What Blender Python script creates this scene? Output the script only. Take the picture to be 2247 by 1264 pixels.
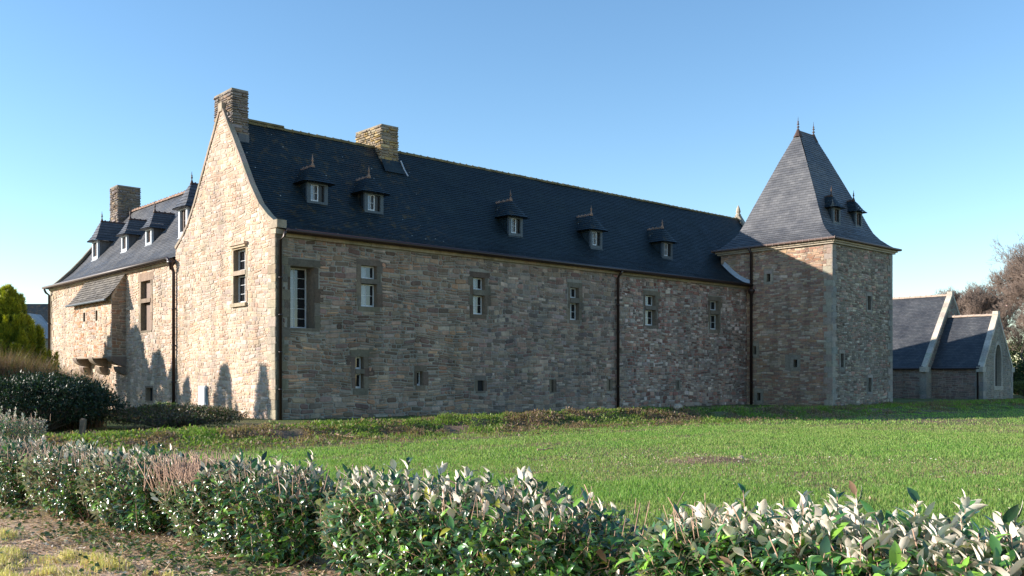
import bpy, math, random
import numpy as np
random.seed(7)
RNG = np.random.default_rng(11)
R = math.radians
scene = bpy.context.scene
for o in list(bpy.data.objects):
    bpy.data.objects.remove(o)

# ------------------------------------------------------------------ camera, sky, sun, exposure
F_PX, CX, HY, CAMZ = 2044.6, 1123.5, 829.0, 1.7
cam_d = bpy.data.cameras.new("camera")
cam = bpy.data.objects.new("camera", cam_d)
scene.collection.objects.link(cam)
scene.camera = cam
cam.location = (0, 0, CAMZ)
cam.rotation_euler = (R(90), 0, 0)
cam_d.sensor_width = 36
cam_d.lens = 36 * F_PX / 2247
cam_d.shift_y = (HY - 632) / 2247
cam_d.clip_end = 3000
SUN_EL = R(17.9)
SUN_DIR = np.array([-0.9993, -0.038]) # horizontal heading towards the sun
world = bpy.data.worlds.new("World")
scene.world = world
world.use_nodes = True
wn = world.node_tree
sky = wn.nodes.new("ShaderNodeTexSky")
sky.sky_type = 'NISHITA'
sky.sun_disc = False
sky.sun_elevation = SUN_EL
sky.sun_rotation = math.atan2(SUN_DIR[0], SUN_DIR[1])
sky.air_density = 1.0
sky.dust_density = 0.0
sky.ozone_density = 2.2
bg = wn.nodes["Background"]
bg.inputs[1].default_value = 0.105
hsv = wn.nodes.new('ShaderNodeHueSaturation'); hsv.inputs['Saturation'].default_value = 1.12; hsv.inputs['Value'].default_value = 1.22; hsv.inputs['Hue'].default_value = 0.499
wn.links.new(sky.outputs[0], hsv.inputs['Color']); wn.links.new(hsv.outputs[0], bg.inputs[0])
sun_d = bpy.data.lights.new("sun", 'SUN')
sun_d.energy = 4.9
sun_d.angle = R(0.53)
sun_d.color = (1.0, 0.90, 0.79)
sun = bpy.data.objects.new("sun", sun_d)
scene.collection.objects.link(sun)
ce = math.cos(SUN_EL)
from mathutils import Vector, Matrix
sd = Vector((SUN_DIR[0] * ce, SUN_DIR[1] * ce, math.sin(SUN_EL)))
sun.rotation_euler = sd.to_track_quat('Z', 'Y').to_euler()
sun.location = sd * 100
scene.view_settings.view_transform = 'Standard'
scene.view_settings.look = 'None'
scene.view_settings.exposure = 1.0
scene.view_settings.gamma = 1.0
scene.cycles.max_bounces = 6
scene.cycles.transparent_max_bounces = 8

# ------------------------------------------------------------------ the manor's own frame: s along the long facade, t into the house
A = np.array([-9.18, 36.2])
U = np.array([0.7409, 0.6716])
V = np.array([-0.6716, 0.7409])
ANG = math.atan2(U[1], U[0])

def to_world(s, t):
    return A[0] + s * U[0] + t * V[0], A[1] + s * U[1] + t * V[1]

def to_st(x, y):
    dx, dy = x - A[0], y - A[1]
    return dx * U[0] + dy * U[1], dx * V[0] + dy * V[1]

# ------------------------------------------------------------------ mesh helpers
class MB:
    def __init__(self):
        self.v = []; self.f = []; self.c = []; self.w = []; self.m = []
        self.mi = 0
    def add(self, pts, faces, col=(0.5, 0.5, 0.5), uvw=None):
        b = len(self.v)
        self.v.extend(pts)
        self.c.extend([col] * len(pts))
        self.w.extend(uvw if uvw is not None else [tuple(p) for p in pts])
        for f in faces:
            self.f.append([b + i for i in f]); self.m.append(self.mi)
    def box(self, p0, p1, col=(0.5, 0.5, 0.5), jit=0.0):
        x0, y0, z0 = p0; x1, y1, z1 = p1
        pts = [(x0, y0, z0), (x1, y0, z0), (x1, y1, z0), (x0, y1, z0), (x0, y0, z1), (x1, y0, z1), (x1, y1, z1), (x0, y1, z1)]
        if jit:
            pts = [tuple(c + random.uniform(-jit, jit) for c in p) for p in pts]
        self.add(pts, [(0, 3, 2, 1), (4, 5, 6, 7), (0, 1, 5, 4), (1, 2, 6, 5), (2, 3, 7, 6), (3, 0, 4, 7)], col)
    def tube(self, path, rad, n=8, col=(0.5, 0.5, 0.5), cap=True):
        path = [Vector(p) for p in path]
        if not hasattr(rad, '__len__'):
            rad = [rad] * len(path)
        pts = []; k = len(path)
        for i, p in enumerate(path):
            d = (path[min(i + 1, k - 1)] - path[max(i - 1, 0)]).normalized()
            a = d.cross(Vector((0, 0, 1)))
            if a.length < 0.05: a = d.cross(Vector((1, 0, 0)))
            a.normalize(); b = a.cross(d)
            for j in range(n):
                th = 2 * math.pi * j / n
                pts.append(tuple(p + a * (math.cos(th) * rad[i]) + b * (math.sin(th) * rad[i])))
        fs = []
        for i in range(k - 1):
            for j in range(n):
                fs.append((i * n + j, i * n + (j + 1) % n, (i + 1) * n + (j + 1) % n, (i + 1) * n + j))
        if cap:
            fs.append(tuple(range(n))[::-1]); fs.append(tuple((k - 1) * n + j for j in range(n)))
        self.add(pts, fs, col)
    def lathe(self, base, prof, n=8, col=(0.5, 0.5, 0.5)):
        pts = []
        for r, z in prof:
            for j in range(n):
                th = 2 * math.pi * j / n
                pts.append((base[0] + r * math.cos(th), base[1] + r * math.sin(th), base[2] + z))
        fs = []
        for i in range(len(prof) - 1):
            for j in range(n):
                fs.append((i * n + j, i * n + (j + 1) % n, (i + 1) * n + (j + 1) % n, (i + 1) * n + j))
        fs.append(tuple(range(n))[::-1]); fs.append(tuple((len(prof) - 1) * n + j for j in range(n)))
        self.add(pts, fs, col)
    def build(self, name, mats, parent=None, smooth=False, off=(0, 0, 0)):
        me = bpy.data.meshes.new(name)
        vv = self.v if off == (0, 0, 0) else [(p[0] - off[0], p[1] - off[1], p[2] - off[2]) for p in self.v]
        me.from_pydata([tuple(p) for p in vv], [], self.f)
        if not isinstance(mats, (list, tuple)): mats = [mats]
        for m in mats: me.materials.append(m)
        me.polygons.foreach_set("material_index", self.m)
        at = me.attributes.new("col", 'FLOAT_COLOR', 'POINT')
        arr = np.ones((len(self.v), 4), dtype=np.float32); arr[:, :3] = np.array(self.c, dtype=np.float32).reshape(-1, 3)
        at.data.foreach_set("color", arr.ravel())
        aw = me.attributes.new("uvw", 'FLOAT_VECTOR', 'POINT')
        aw.data.foreach_set("vector", np.array(self.w, dtype=np.float32).ravel())
        if smooth: me.polygons.foreach_set("use_smooth", [True] * len(me.polygons))
        me.update()
        o = bpy.data.objects.new(name, me)
        scene.collection.objects.link(o)
        if parent is not None: o.parent = parent
        return o

def np_object(name, verts, faces_list, cols, mat, parent=None, smooth=False):
    me = bpy.data.meshes.new(name)
    nv = len(verts)
    me.vertices.add(nv)
    me.vertices.foreach_set("co", np.asarray(verts, dtype=np.float32).ravel())
    idx = np.concatenate([f.ravel() for f in faces_list]).astype(np.int32)
    tot = np.concatenate([np.full(len(f), f.shape[1], dtype=np.int32) for f in faces_list])
    start = np.concatenate([[0], np.cumsum(tot)[:-1]]).astype(np.int32)
    me.loops.add(len(idx)); me.loops.foreach_set("vertex_index", idx)
    me.polygons.add(len(tot)); me.polygons.foreach_set("loop_start", start)
    try: me.polygons.foreach_set("loop_total", tot)
    except Exception: pass
    if smooth: me.polygons.foreach_set("use_smooth", np.ones(len(tot), dtype=bool))
    me.update(calc_edges=True)
    at = me.attributes.new("col", 'FLOAT_COLOR', 'POINT')
    arr = np.ones((nv, 4), dtype=np.float32); arr[:, :3] = cols
    at.data.foreach_set("color", arr.ravel())
    me.materials.append(mat)
    o = bpy.data.objects.new(name, me)
    scene.collection.objects.link(o)
    if parent is not None: o.parent = parent
    return o

def empty(name, label, cat, loc, rz=0.0, group=None):
    o = bpy.data.objects.new(name, None); scene.collection.objects.link(o)
    o.location = loc; o.rotation_euler = (0, 0, rz); o.empty_display_size = 0.2
    o['label'] = label; o['category'] = cat
    if group: o['group'] = group
    return o
def tag(o, label=None, cat=None, group=None, kind=None):
    if label: o['label'] = label
    if cat: o['category'] = cat
    if group: o['group'] = group
    if kind: o['kind'] = kind
    return o

# smooth value noise
_tab = np.random.default_rng(3).random((256, 256))
def vnoise(x, y, sc=1.0, seed=0):
    x = np.asarray(x, float) * sc + seed * 17.3; y = np.asarray(y, float) * sc + seed * 9.1
    xi = np.floor(x).astype(int); yi = np.floor(y).astype(int); fx = x - xi; fy = y - yi
    fx = fx * fx * (3 - 2 * fx); fy = fy * fy * (3 - 2 * fy)
    g = lambda a, b: _tab[a & 255, b & 255]
    return (g(xi, yi) * (1 - fx) + g(xi + 1, yi) * fx) * (1 - fy) + (g(xi, yi + 1) * (1 - fx) + g(xi + 1, yi + 1) * fx) * fy
def fbm(x, y, sc=1.0, seed=0):
    return (vnoise(x, y, sc, seed) * 0.55 + vnoise(x, y, sc * 2.3, seed + 1) * 0.3 + vnoise(x, y, sc * 5.1, seed + 2) * 0.15)

# ------------------------------------------------------------------ materials
def mat(name):
    m = bpy.data.materials.new(name); m.use_nodes = True
    nt = m.node_tree; b = nt.nodes["Principled BSDF"]
    return m, nt, b
def N(nt, typ, **kw):
    n = nt.nodes.new(typ)
    for k, v in kw.items(): setattr(n, k, v)
    return n
def ramp(nt, fac, stops):
    r = N(nt, "ShaderNodeValToRGB")
    els = r.color_ramp.elements
    while len(els) < len(stops): els.new(0.5)
    for e, (p, c) in zip(els, stops):
        e.position = p; e.color = (*c, 1)
    nt.links.new(fac, r.inputs[0]); return r
def mixc(nt, a, b, fac, mode='MIX'):
    n = N(nt, "ShaderNodeMix", data_type='RGBA', blend_type=mode)
    L = nt.links
    for i, x in ((6, a), (7, b)):
        if isinstance(x, tuple): n.inputs[i].default_value = (*x, 1) if len(x) == 3 else x
        else: L.new(x, n.inputs[i])
    if isinstance(fac, (int, float)): n.inputs[0].default_value = fac
    else: L.new(fac, n.inputs[0])
    return n.outputs[2]
def simple(name, col, rough=0.6, metal=0.0, spec=0.5, noise=0.0, nscale=8.0, bump=0.0):
    m, nt, b = mat(name)
    b.inputs["Roughness"].default_value = rough; b.inputs["Metallic"].default_value = metal
    b.inputs["Specular IOR Level"].default_value = spec
    if noise or bump:
        tc = N(nt, "ShaderNodeTexCoord"); nz = N(nt, "ShaderNodeTexNoise"); nz.inputs["Scale"].default_value = nscale; nz.inputs["Detail"].default_value = 5
        nt.links.new(tc.outputs["Object"], nz.inputs["Vector"])
        r = ramp(nt, nz.outputs[0], [(0.25, tuple(c * (1 - noise) for c in col)), (0.75, tuple(min(1, c * (1 + noise)) for c in col))])
        nt.links.new(r.outputs[0], b.inputs["Base Color"])
        if bump:
            bp = N(nt, "ShaderNodeBump"); bp.inputs["Strength"].default_value = bump; bp.inputs["Distance"].default_value = 0.02
            nt.links.new(nz.outputs[0], bp.inputs["Height"]); nt.links.new(bp.outputs[0], b.inputs["Normal"])
    else:
        b.inputs["Base Color"].default_value = (*col, 1)
    return m

def make_stone():
    m, nt, b = mat("weathered_stone"); L = nt.links
    at = N(nt, "ShaderNodeAttribute", attribute_name="col")
    tc = N(nt, "ShaderNodeTexCoord")
    n1 = N(nt, "ShaderNodeTexNoise"); n1.inputs["Scale"].default_value = 9; n1.inputs["Detail"].default_value = 8; n1.inputs["Roughness"].default_value = 0.65
    n2 = N(nt, "ShaderNodeTexNoise"); n2.inputs["Scale"].default_value = 0.45; n2.inputs["Detail"].default_value = 4
    n3 = N(nt, "ShaderNodeTexNoise"); n3.inputs["Scale"].default_value = 45; n3.inputs["Detail"].default_value = 4
    for n in (n1, n2, n3): L.new(tc.outputs["Object"], n.inputs["Vector"])
    r1 = ramp(nt, n1.outputs[0], [(0.3, (0.70, 0.68, 0.66)), (0.72, (1.22, 1.2, 1.17))])
    c = mixc(nt, at.outputs["Color"], r1.outputs[0], 0.85, 'MULTIPLY')
    r2 = ramp(nt, n2.outputs[0], [(0.35, (0.84, 0.86, 0.86)), (0.65, (1.12, 1.08, 1.03))])
    c = mixc(nt, c, r2.outputs[0], 1.0, 'MULTIPLY')
    mp = N(nt, "ShaderNodeMapping"); mp.inputs["Scale"].default_value = (1.6, 1.6, 0.16); L.new(tc.outputs["Object"], mp.inputs[0])
    n4 = N(nt, "ShaderNodeTexNoise"); n4.inputs["Scale"].default_value = 1.0; n4.inputs["Detail"].default_value = 6; n4.inputs["Roughness"].default_value = .6; L.new(mp.outputs[0], n4.inputs["Vector"])
    r4 = ramp(nt, n4.outputs[0], [(0.32, (0.74, 0.75, 0.74)), (0.52, (1.0, 1.0, 1.0)), (0.72, (1.10, 1.09, 1.07))])
    c = mixc(nt, c, r4.outputs[0], 1.0, 'MULTIPLY')
    L.new(c, b.inputs["Base Color"])
    b.inputs["Roughness"].default_value = 0.92; b.inputs["Specular IOR Level"].default_value = 0.2
    bp = N(nt, "ShaderNodeBump"); bp.inputs["Strength"].default_value = 0.55; bp.inputs["Distance"].default_value = 0.03
    L.new(n1.outputs[0], bp.inputs["Height"])
    bp2 = N(nt, "ShaderNodeBump"); bp2.inputs["Strength"].default_value = 0.4; bp2.inputs["Distance"].default_value = 0.008
    L.new(n3.outputs[0], bp2.inputs["Height"]); L.new(bp.outputs[0], bp2.inputs["Normal"])
    L.new(bp2.outputs[0], b.inputs["Normal"])
    return m

def make_slate(name, c1, c2, lichen=0.0, rough=0.42, w=0.24, h=0.16, lich_end=9.0, spec=0.5):
    m, nt, b = mat(name); L = nt.links
    at = N(nt, "ShaderNodeAttribute", attribute_name="uvw")
    # every slate its own tone
    br = N(nt, "ShaderNodeTexBrick"); br.offset = 0.5; br.inputs["Scale"].default_value = 1.0
    br.inputs["Brick Width"].default_value = w; br.inputs["Row Height"].default_value = h
    br.inputs["Mortar Size"].default_value = 0.006; br.inputs["Mortar Smooth"].default_value = 0.2
    br.inputs["Color1"].default_value = (*c1, 1); br.inputs["Color2"].default_value = (*c2, 1)
    br.inputs["Mortar"].default_value = (c1[0] * .35, c1[1] * .35, c1[2] * .35, 1)
    L.new(at.outputs["Vector"], br.inputs["Vector"])
    nz = N(nt, "ShaderNodeTexNoise"); nz.inputs["Scale"].default_value = 0.8; nz.inputs["Detail"].default_value = 6
    L.new(at.outputs["Vector"], nz.inputs["Vector"])
    r = ramp(nt, nz.outputs[0], [(0.3, (0.72, 0.72, 0.74)), (0.7, (1.3, 1.27, 1.22))])
    c = mixc(nt, br.outputs[0], r.outputs[0], 1.0, 'MULTIPLY')
    if lichen:
        sx = N(nt, "ShaderNodeSeparateXYZ"); L.new(at.outputs["Vector"], sx.inputs[0])
        nzb = N(nt, "ShaderNodeTexNoise"); nzb.inputs["Scale"].default_value = 0.7; nzb.inputs["Detail"].default_value = 2
        L.new(at.outputs["Vector"], nzb.inputs["Vector"])
        ad = N(nt, "ShaderNodeMath", operation='MULTIPLY_ADD'); L.new(nzb.outputs[0], ad.inputs[0]); ad.inputs[1].default_value = 3.0; L.new(sx.outputs[0], ad.inputs[2])
        mr = N(nt, "ShaderNodeMapRange"); mr.inputs[1].default_value = lich_end + 3.4; mr.inputs[2].default_value = lich_end + 0.5
        L.new(ad.outputs[0], mr.inputs[0])
        n4 = N(nt, "ShaderNodeTexNoise"); n4.inputs["Scale"].default_value = 2.2; n4.inputs["Detail"].default_value = 8; n4.inputs["Roughness"].default_value = 0.75
        L.new(at.outputs["Vector"], n4.inputs["Vector"])
        r4 = ramp(nt, n4.outputs[0], [(0.53, (0, 0, 0)), (0.64, (1, 1, 1))])
        mu = N(nt, "ShaderNodeMath", operation='MULTIPLY'); L.new(r4.outputs[0], mu.inputs[0]); L.new(mr.outputs[0], mu.inputs[1])
        mu2 = N(nt, "ShaderNodeMath", operation='MULTIPLY'); L.new(mu.outputs[0], mu2.inputs[0]); mu2.inputs[1].default_value = lichen
        c = mixc(nt, c, (0.125, 0.082, 0.030), mu2.outputs[0])
        n5 = N(nt, "ShaderNodeTexVoronoi"); n5.inputs["Scale"].default_value = 2.0
        L.new(at.outputs["Vector"], n5.inputs["Vector"])
        r5 = ramp(nt, n5.outputs["Distance"], [(0.03, (1, 1, 1)), (0.07, (0, 0, 0))])
        mu3 = N(nt, "ShaderNodeMath", operation='MULTIPLY'); L.new(r5.outputs[0], mu3.inputs[0]); L.new(mr.outputs[0], mu3.inputs[1])
        c = mixc(nt, c, (0.45, 0.45, 0.42), mu3.outputs[0])
    L.new(c, b.inputs["Base Color"])
    b.inputs["Roughness"].default_value = rough; b.inputs["Specular IOR Level"].default_value = spec
    rr = ramp(nt, nz.outputs[0], [(0.3, (rough - .08,) * 3), (0.7, (rough + .15,) * 3)]); L.new(rr.outputs[0], b.inputs["Roughness"])
    bp = N(nt, "ShaderNodeBump"); bp.inputs["Strength"].default_value = 0.6; bp.inputs["Distance"].default_value = 0.012
    L.new(br.outputs[0], bp.inputs["Height"]); 
    n6 = N(nt, "ShaderNodeTexNoise"); n6.inputs["Scale"].default_value = 12; n6.inputs["Detail"].default_value = 4
    L.new(at.outputs["Vector"], n6.inputs["Vector"])
    bp2 = N(nt, "ShaderNodeBump"); bp2.inputs["Strength"].default_value = 0.3; bp2.inputs["Distance"].default_value = 0.01
    L.new(n6.outputs[0], bp2.inputs["Height"]); L.new(bp.outputs[0], bp2.inputs["Normal"]); L.new(bp2.outputs[0], b.inputs["Normal"])
    return m

def attr_leaf(name, rough=0.4, trans=0.25, under=None, spec=0.5, rnoise=False):
    m, nt, b = mat(name); L = nt.links
    at = N(nt, "ShaderNodeAttribute", attribute_name="col")
    col = at.outputs["Color"]
    if under:
        ge = N(nt, "ShaderNodeNewGeometry")
        col = mixc(nt, col, under, ge.outputs["Backfacing"])
        mr = N(nt, "ShaderNodeMapRange"); mr.inputs[3].default_value = rough; mr.inputs[4].default_value = 0.75
        L.new(ge.outputs["Backfacing"], mr.inputs[0]); L.new(mr.outputs[0], b.inputs["Roughness"])
    else:
        b.inputs["Roughness"].default_value = rough
    L.new(col, b.inputs["Base Color"])
    b.inputs["Specular IOR Level"].default_value = spec
    tr = N(nt, "ShaderNodeBsdfTranslucent"); L.new(at.outputs["Color"], tr.inputs[0])
    g = mixc(nt, at.outputs["Color"], (1.3, 1.5, 0.7), 1.0, 'MULTIPLY'); L.new(g, tr.inputs[0])
    mx = N(nt, "ShaderNodeMixShader"); mx.inputs[0].default_value = trans
    L.new(b.outputs[0], mx.inputs[1]); L.new(tr.outputs[0], mx.inputs[2])
    L.new(mx.outputs[0], nt.nodes["Material Output"].inputs[0])
    return m

STONE = make_stone()
SLATE = make_slate("blue_slate", (0.013, 0.024, 0.031), (0.018, 0.031, 0.039), lichen=0.6, rough=0.5, spec=0.3, w=.2, h=.135)
SLATE_T = make_slate("tower_slate", (0.076, 0.081, 0.092), (0.115, 0.119, 0.130), rough=0.5, w=0.34, h=0.17, spec=0.4)
SLATE_W = make_slate("grey_slate", (0.078, 0.082, 0.090), (0.110, 0.113, 0.122), rough=0.5, spec=0.4)
SLATE_O = make_slate("old_weathered_slate", (0.12, 0.11, 0.10), (0.20, 0.185, 0.165), rough=0.8, w=.26, h=.17, spec=.2)
SLATE_C = make_slate("chapel_slate", (0.045, 0.052, 0.062), (0.075, 0.080, 0.090), rough=0.5, spec=0.4)
TILE = simple("ridge_clay", (0.25, 0.155, 0.11), 0.85, noise=0.45, nscale=3)
LICHEN_TILE = simple("lichened_ridge_clay", (0.16, 0.125, 0.055), 0.9, noise=0.5, nscale=2.5)
WHITE = simple("white_paint", (0.58, 0.60, 0.62), 0.45)
GREYWOOD = simple("grey_painted_wood", (0.060, 0.078, 0.092), 0.6, noise=0.2)
PIPE = simple("brown_painted_metal", (0.028, 0.014, 0.012), 0.4)
LEAD = simple("pale_lead", (0.42, 0.46, 0.50), 0.5, noise=0.15)
IRON = simple("rusty_iron", (0.07, 0.04, 0.03), 0.6, noise=0.3, nscale=20)
DARK = simple("dark_interior", (0.012, 0.012, 0.013), 0.9)
GLASS = simple("window_glass", (0.012, 0.014, 0.018), 0.06, spec=0.8)
GLASS_M = simple("dull_dark_glass", (0.014, 0.012, 0.012), 0.35, spec=0.35)
GLASS_REFL = simple("pale_reflection_glass", (0.22, 0.25, 0.29), 0.12, spec=0.7)  # bright reflection painted into the pane's base colour
SHUTTER = simple("brown_shutter_wood", (0.17, 0.105, 0.075), 0.6, noise=0.25)
BARK = simple("bark", (0.11, 0.085, 0.065), 0.9, noise=0.4, nscale=6, bump=0.4)
TWIG = simple("winter_twig", (0.19, 0.14, 0.11), 0.85, noise=0.35, nscale=1.5)
STEM = simple("shrub_stem", (0.40, 0.25, 0.165), 0.75, noise=0.3, nscale=12)
GRASS = attr_leaf("grass_blade", 0.55, 0.35, spec=0.3)
LAWN = attr_leaf("pale_lawn_blade", 0.6, 0.12, spec=0.2)
LITTER = attr_leaf("dry_litter", 0.8, 0.1, spec=0.2)
HEDGE_LEAF = attr_leaf("silver_backed_leaf", 0.25, 0.10, under=(0.88, 0.79, 0.68), spec=0.65)
BUSH_LEAF = attr_leaf("bush_leaf", 0.45, 0.2, spec=0.4)

# ------------------------------------------------------------------ frames for wall faces (manor coordinates)
class Fr:
    def __init__(self, O, ax, nn):
        self.O = np.array(O, float); self.ax = np.array(ax, float); self.nn = np.array(nn, float)
        self.flip = np.dot(np.cross(self.ax, (0, 0, 1)), self.nn) < 0
    def P(self, a, z, n=0.0):
        p = self.O + self.ax * a + self.nn * n
        return (p[0], p[1], p[2] + z)
    def add(self, mb, pts, faces, col, uvw=None):
        if self.flip: faces = [tuple(reversed(f)) for f in faces]
        mb.add([self.P(*p) for p in pts], faces, col, uvw)
    def box(self, mb, a0, a1, z0, z1, n0, n1, col=(0.5,) * 3, j=0.0):
        q = [(a0, z0), (a1, z0), (a1, z1), (a0, z1)]
        if j: q = [(a + random.uniform(-j, j), z + random.uniform(-j, j)) for a, z in q]
        pts = [(a, z, n0) for a, z in q] + [(a, z, n1) for a, z in q]
        self.add(mb, pts, [(0, 3, 2, 1), (4, 5, 6, 7), (0, 1, 5, 4), (1, 2, 6, 5), (2, 3, 7, 6), (3, 0, 4, 7)], col)
    def hit(self, px, py):
        """where the line of sight of a photo pixel meets this wall face, as (a, z) in metres"""
        d = np.array([(px - CX) / F_PX, 1.0, (HY - py) / F_PX])
        Rm = np.array([[U[0], U[1]], [V[0], V[1]]])
        o = Rm @ (np.array([0, 0]) - A); dd = Rm @ d[:2]
        o3 = np.array([o[0], o[1], CAMZ]); d3 = np.array([dd[0], dd[1], d[2]])
        k = np.dot(self.O - o3, self.nn) / np.dot(d3, self.nn)
        p = o3 + d3 * k - self.O
        return float(np.dot(p, self.ax)), float(p[2])
    def rect(self, x0, y0, x1, y1):
        xm, ym = (x0 + x1) / 2, (y0 + y1) / 2
        a0 = self.hit(x0, ym)[0]; a1 = self.hit(x1, ym)[0]
        z1 = self.hit(xm, y0)[1]; z0 = self.hit(xm, y1)[1]
        return [min(a0, a1), max(a0, a1), z0, z1]

def warp(a, z, amt=1.0):
    return z + amt * (0.05 * math.sin(a * 0.8 + z * 0.9) + 0.035 * math.sin(a * 1.9 + z * 1.9 + 1.0) + 0.018 * math.sin(a * 4.3 - z * 2.7))

def warm(P, k=1.0): return [(c[0] * k * 1.0, c[1] * k * .985, c[2] * k * 1.06) for c in P]
def dim(P, k): return [tuple(c * k for c in p) for p in P]
def lerp(a, b, f): return tuple(x + (y - x) * f for x, y in zip(a, b))
def jitter_col(c, v=0.15, h=0.04):
    k = 1 + random.uniform(-v, v)
    return tuple(max(0.01, x * k * (1 + random.uniform(-h, h))) for x in c)

def masonry(mb, fr, z0, z1, span, blocks, style, wamt=1.0):
    """courses of individually shaped stones; span(z)->(a0,a1); blocks = rects left free; style(a,z)->hmin,hmax,wmin,wmax,palette,gap,relief"""
    z = z0
    while z < z1 - 0.05:
        sp = span(z)
        st = style((sp[0] + sp[1]) / 2, z)
        h = random.uniform(st[0], st[1])
        if z + h > z1: h = z1 - z
        zc = z + h / 2
        a0, a1 = span(min(zc + h * 0.3, z1))
        if a1 - a0 < 0.15: break
        free = [(a0, a1)]
        for (b0, b1, c0, c1) in blocks:
            ov = min(c1, z + h) - max(c0, z)
            if ov > 0.3 * h or (ov > 0.05 and c1 - c0 < 0.3):
                nf = []
                for f0, f1 in free:
                    if b1 <= f0 or b0 >= f1: nf.append((f0, f1)); continue
                    if b0 > f0: nf.append((f0, b0))
                    if b1 < f1: nf.append((b1, f1))
                free = nf
        for f0, f1 in free:
            a = f0
            while a < f1 - 0.03:
                s = style(a, zc)
                w = (s[2] + (s[3] - s[2]) * random.random() ** 1.6) * (1.25 if h > 0.8 * s[1] else 1.0)
                if f1 - (a + w) < s[2] * 0.6: w = f1 - a
                parts = [(z, z + h)]
                if h > 0.15 and random.random() < 0.38:
                    m = z + h * random.uniform(0.4, 0.6); parts = [(z, m), (m, z + h)]
                for q0, q1 in parts:
                    subs = [(a, a + w)]
                    for (x0, x1) in subs:
                        stone(mb, fr, x0, x1, q0, q1, s, wamt)
                a += w
        z += h

def stone(mb, fr, x0, x1, z0, z1, s, wamt):
    g = s[5] * random.uniform(0.6, 1.3) / 2
    x0 += g; x1 -= g; z0 += g; z1 -= g
    if x1 - x0 < 0.03 or z1 - z0 < 0.02: return
    col = jitter_col(random.choice(s[4]))
    w, h = x1 - x0, z1 - z0
    c = min(w, h) * random.uniform(0.12, 0.3)
    j = min(0.018, 0.12 * h)
    ol = [(x0 + c, z0), (x1 - c, z0), (x1, z0 + c), (x1, z1 - c), (x1 - c, z1), (x0 + c, z1), (x0, z1 - c), (x0, z0 + c)]
    ol = [(a + random.uniform(-j, j), z + random.uniform(-j, j)) for a, z in ol]
    p = s[6] * random.uniform(0.5, 1.5)
    i = min(0.022, h * 0.15)
    xm, zm = (x0 + x1) / 2, (z0 + z1) / 2
    tl = random.uniform(-0.25, 0.25) * p; tv = random.uniform(-0.25, 0.25) * p
    pts = [(a, warp(a, z, wamt), 0.0) for a, z in ol]
    for a, z in ol:
        ai = a + (i if a < xm else -i); zi = z + (i if z < zm else -i)
        pts.append((ai, warp(ai, zi, wamt), p + tl * (ai - xm) / (w / 2) + tv * (zi - zm) / (h / 2)))
    fs = [(k, (k + 1) % 8, 8 + (k + 1) % 8, 8 + k) for k in range(8)] + [tuple(range(8, 16))]
    fr.add(mb, pts, fs, col)

def slab(mb, fr, a0, a1, z0, z1, holes, col, depth=0.35, side=None):
    """wall face at n=0 with real openings and their reveals"""
    xs = sorted({a0, a1, *[h[0] for h in holes], *[h[1] for h in holes]})
    zs = sorted({z0, z1, *[h[2] for h in holes], *[h[3] for h in holes]})
    for i in range(len(xs) - 1):
        for k in range(len(zs) - 1):
            xm, zm = (xs[i] + xs[i + 1]) / 2, (zs[k] + zs[k + 1]) / 2
            if any(h[0] < xm < h[1] and h[2] < zm < h[3] for h in holes): continue
            fr.add(mb, [(xs[i], zs[k], 0), (xs[i + 1], zs[k], 0), (xs[i + 1], zs[k + 1], 0), (xs[i], zs[k + 1], 0)], [(0, 1, 2, 3)], col)
    for h in holes:
        d = -(h[4] if len(h) > 4 else depth)
        q = [(h[0], h[2]), (h[1], h[2]), (h[1], h[3]), (h[0], h[3])]
        c = side or tuple(x * 0.9 for x in col)
        for k in range(4):
            p, r = q[k], q[(k + 1) % 4]
            fr.add(mb, [(p[0], p[1], 0), (p[0], p[1], d), (r[0], r[1], d), (r[0], r[1], 0)], [(0, 1, 2, 3)], c)

def quoins(mb, fr, a_edge, sgn, z0, z1, pal, seed, prot=0.035, long=0.55, short=0.32, hh=(0.28, 0.42)):
    rs = random.Random(seed); z = z0; k = rs.randint(0, 1)
    rects = []
    while z < z1 - 0.02:
        h = min(rs.uniform(*hh), z1 - z)
        odd = (k + (0 if sgn > 0 else 1)) % 2
        w = (long if odd else short) * rs.uniform(0.85, 1.15)
        c = jitter_col(rs.choice(pal), 0.1)
        e0, e1 = (a_edge, a_edge + sgn * w)
        rects.append((min(e0, e1), max(e0, e1), z, z + h))
        # run 3 mm into the return so that both faces close at the corner
        x0, x1 = min(e0, e1), max(e0, e1)
        if sgn > 0: x0 -= prot
        else: x1 += prot
        fr.box(mb, x0 + (0 if sgn > 0 else 0.008), x1 - (0.008 if sgn > 0 else 0), z + 0.006, z + h - 0.006, -0.02, prot, c, 0.004)
        z += h; k += 1
    return rects

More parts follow.
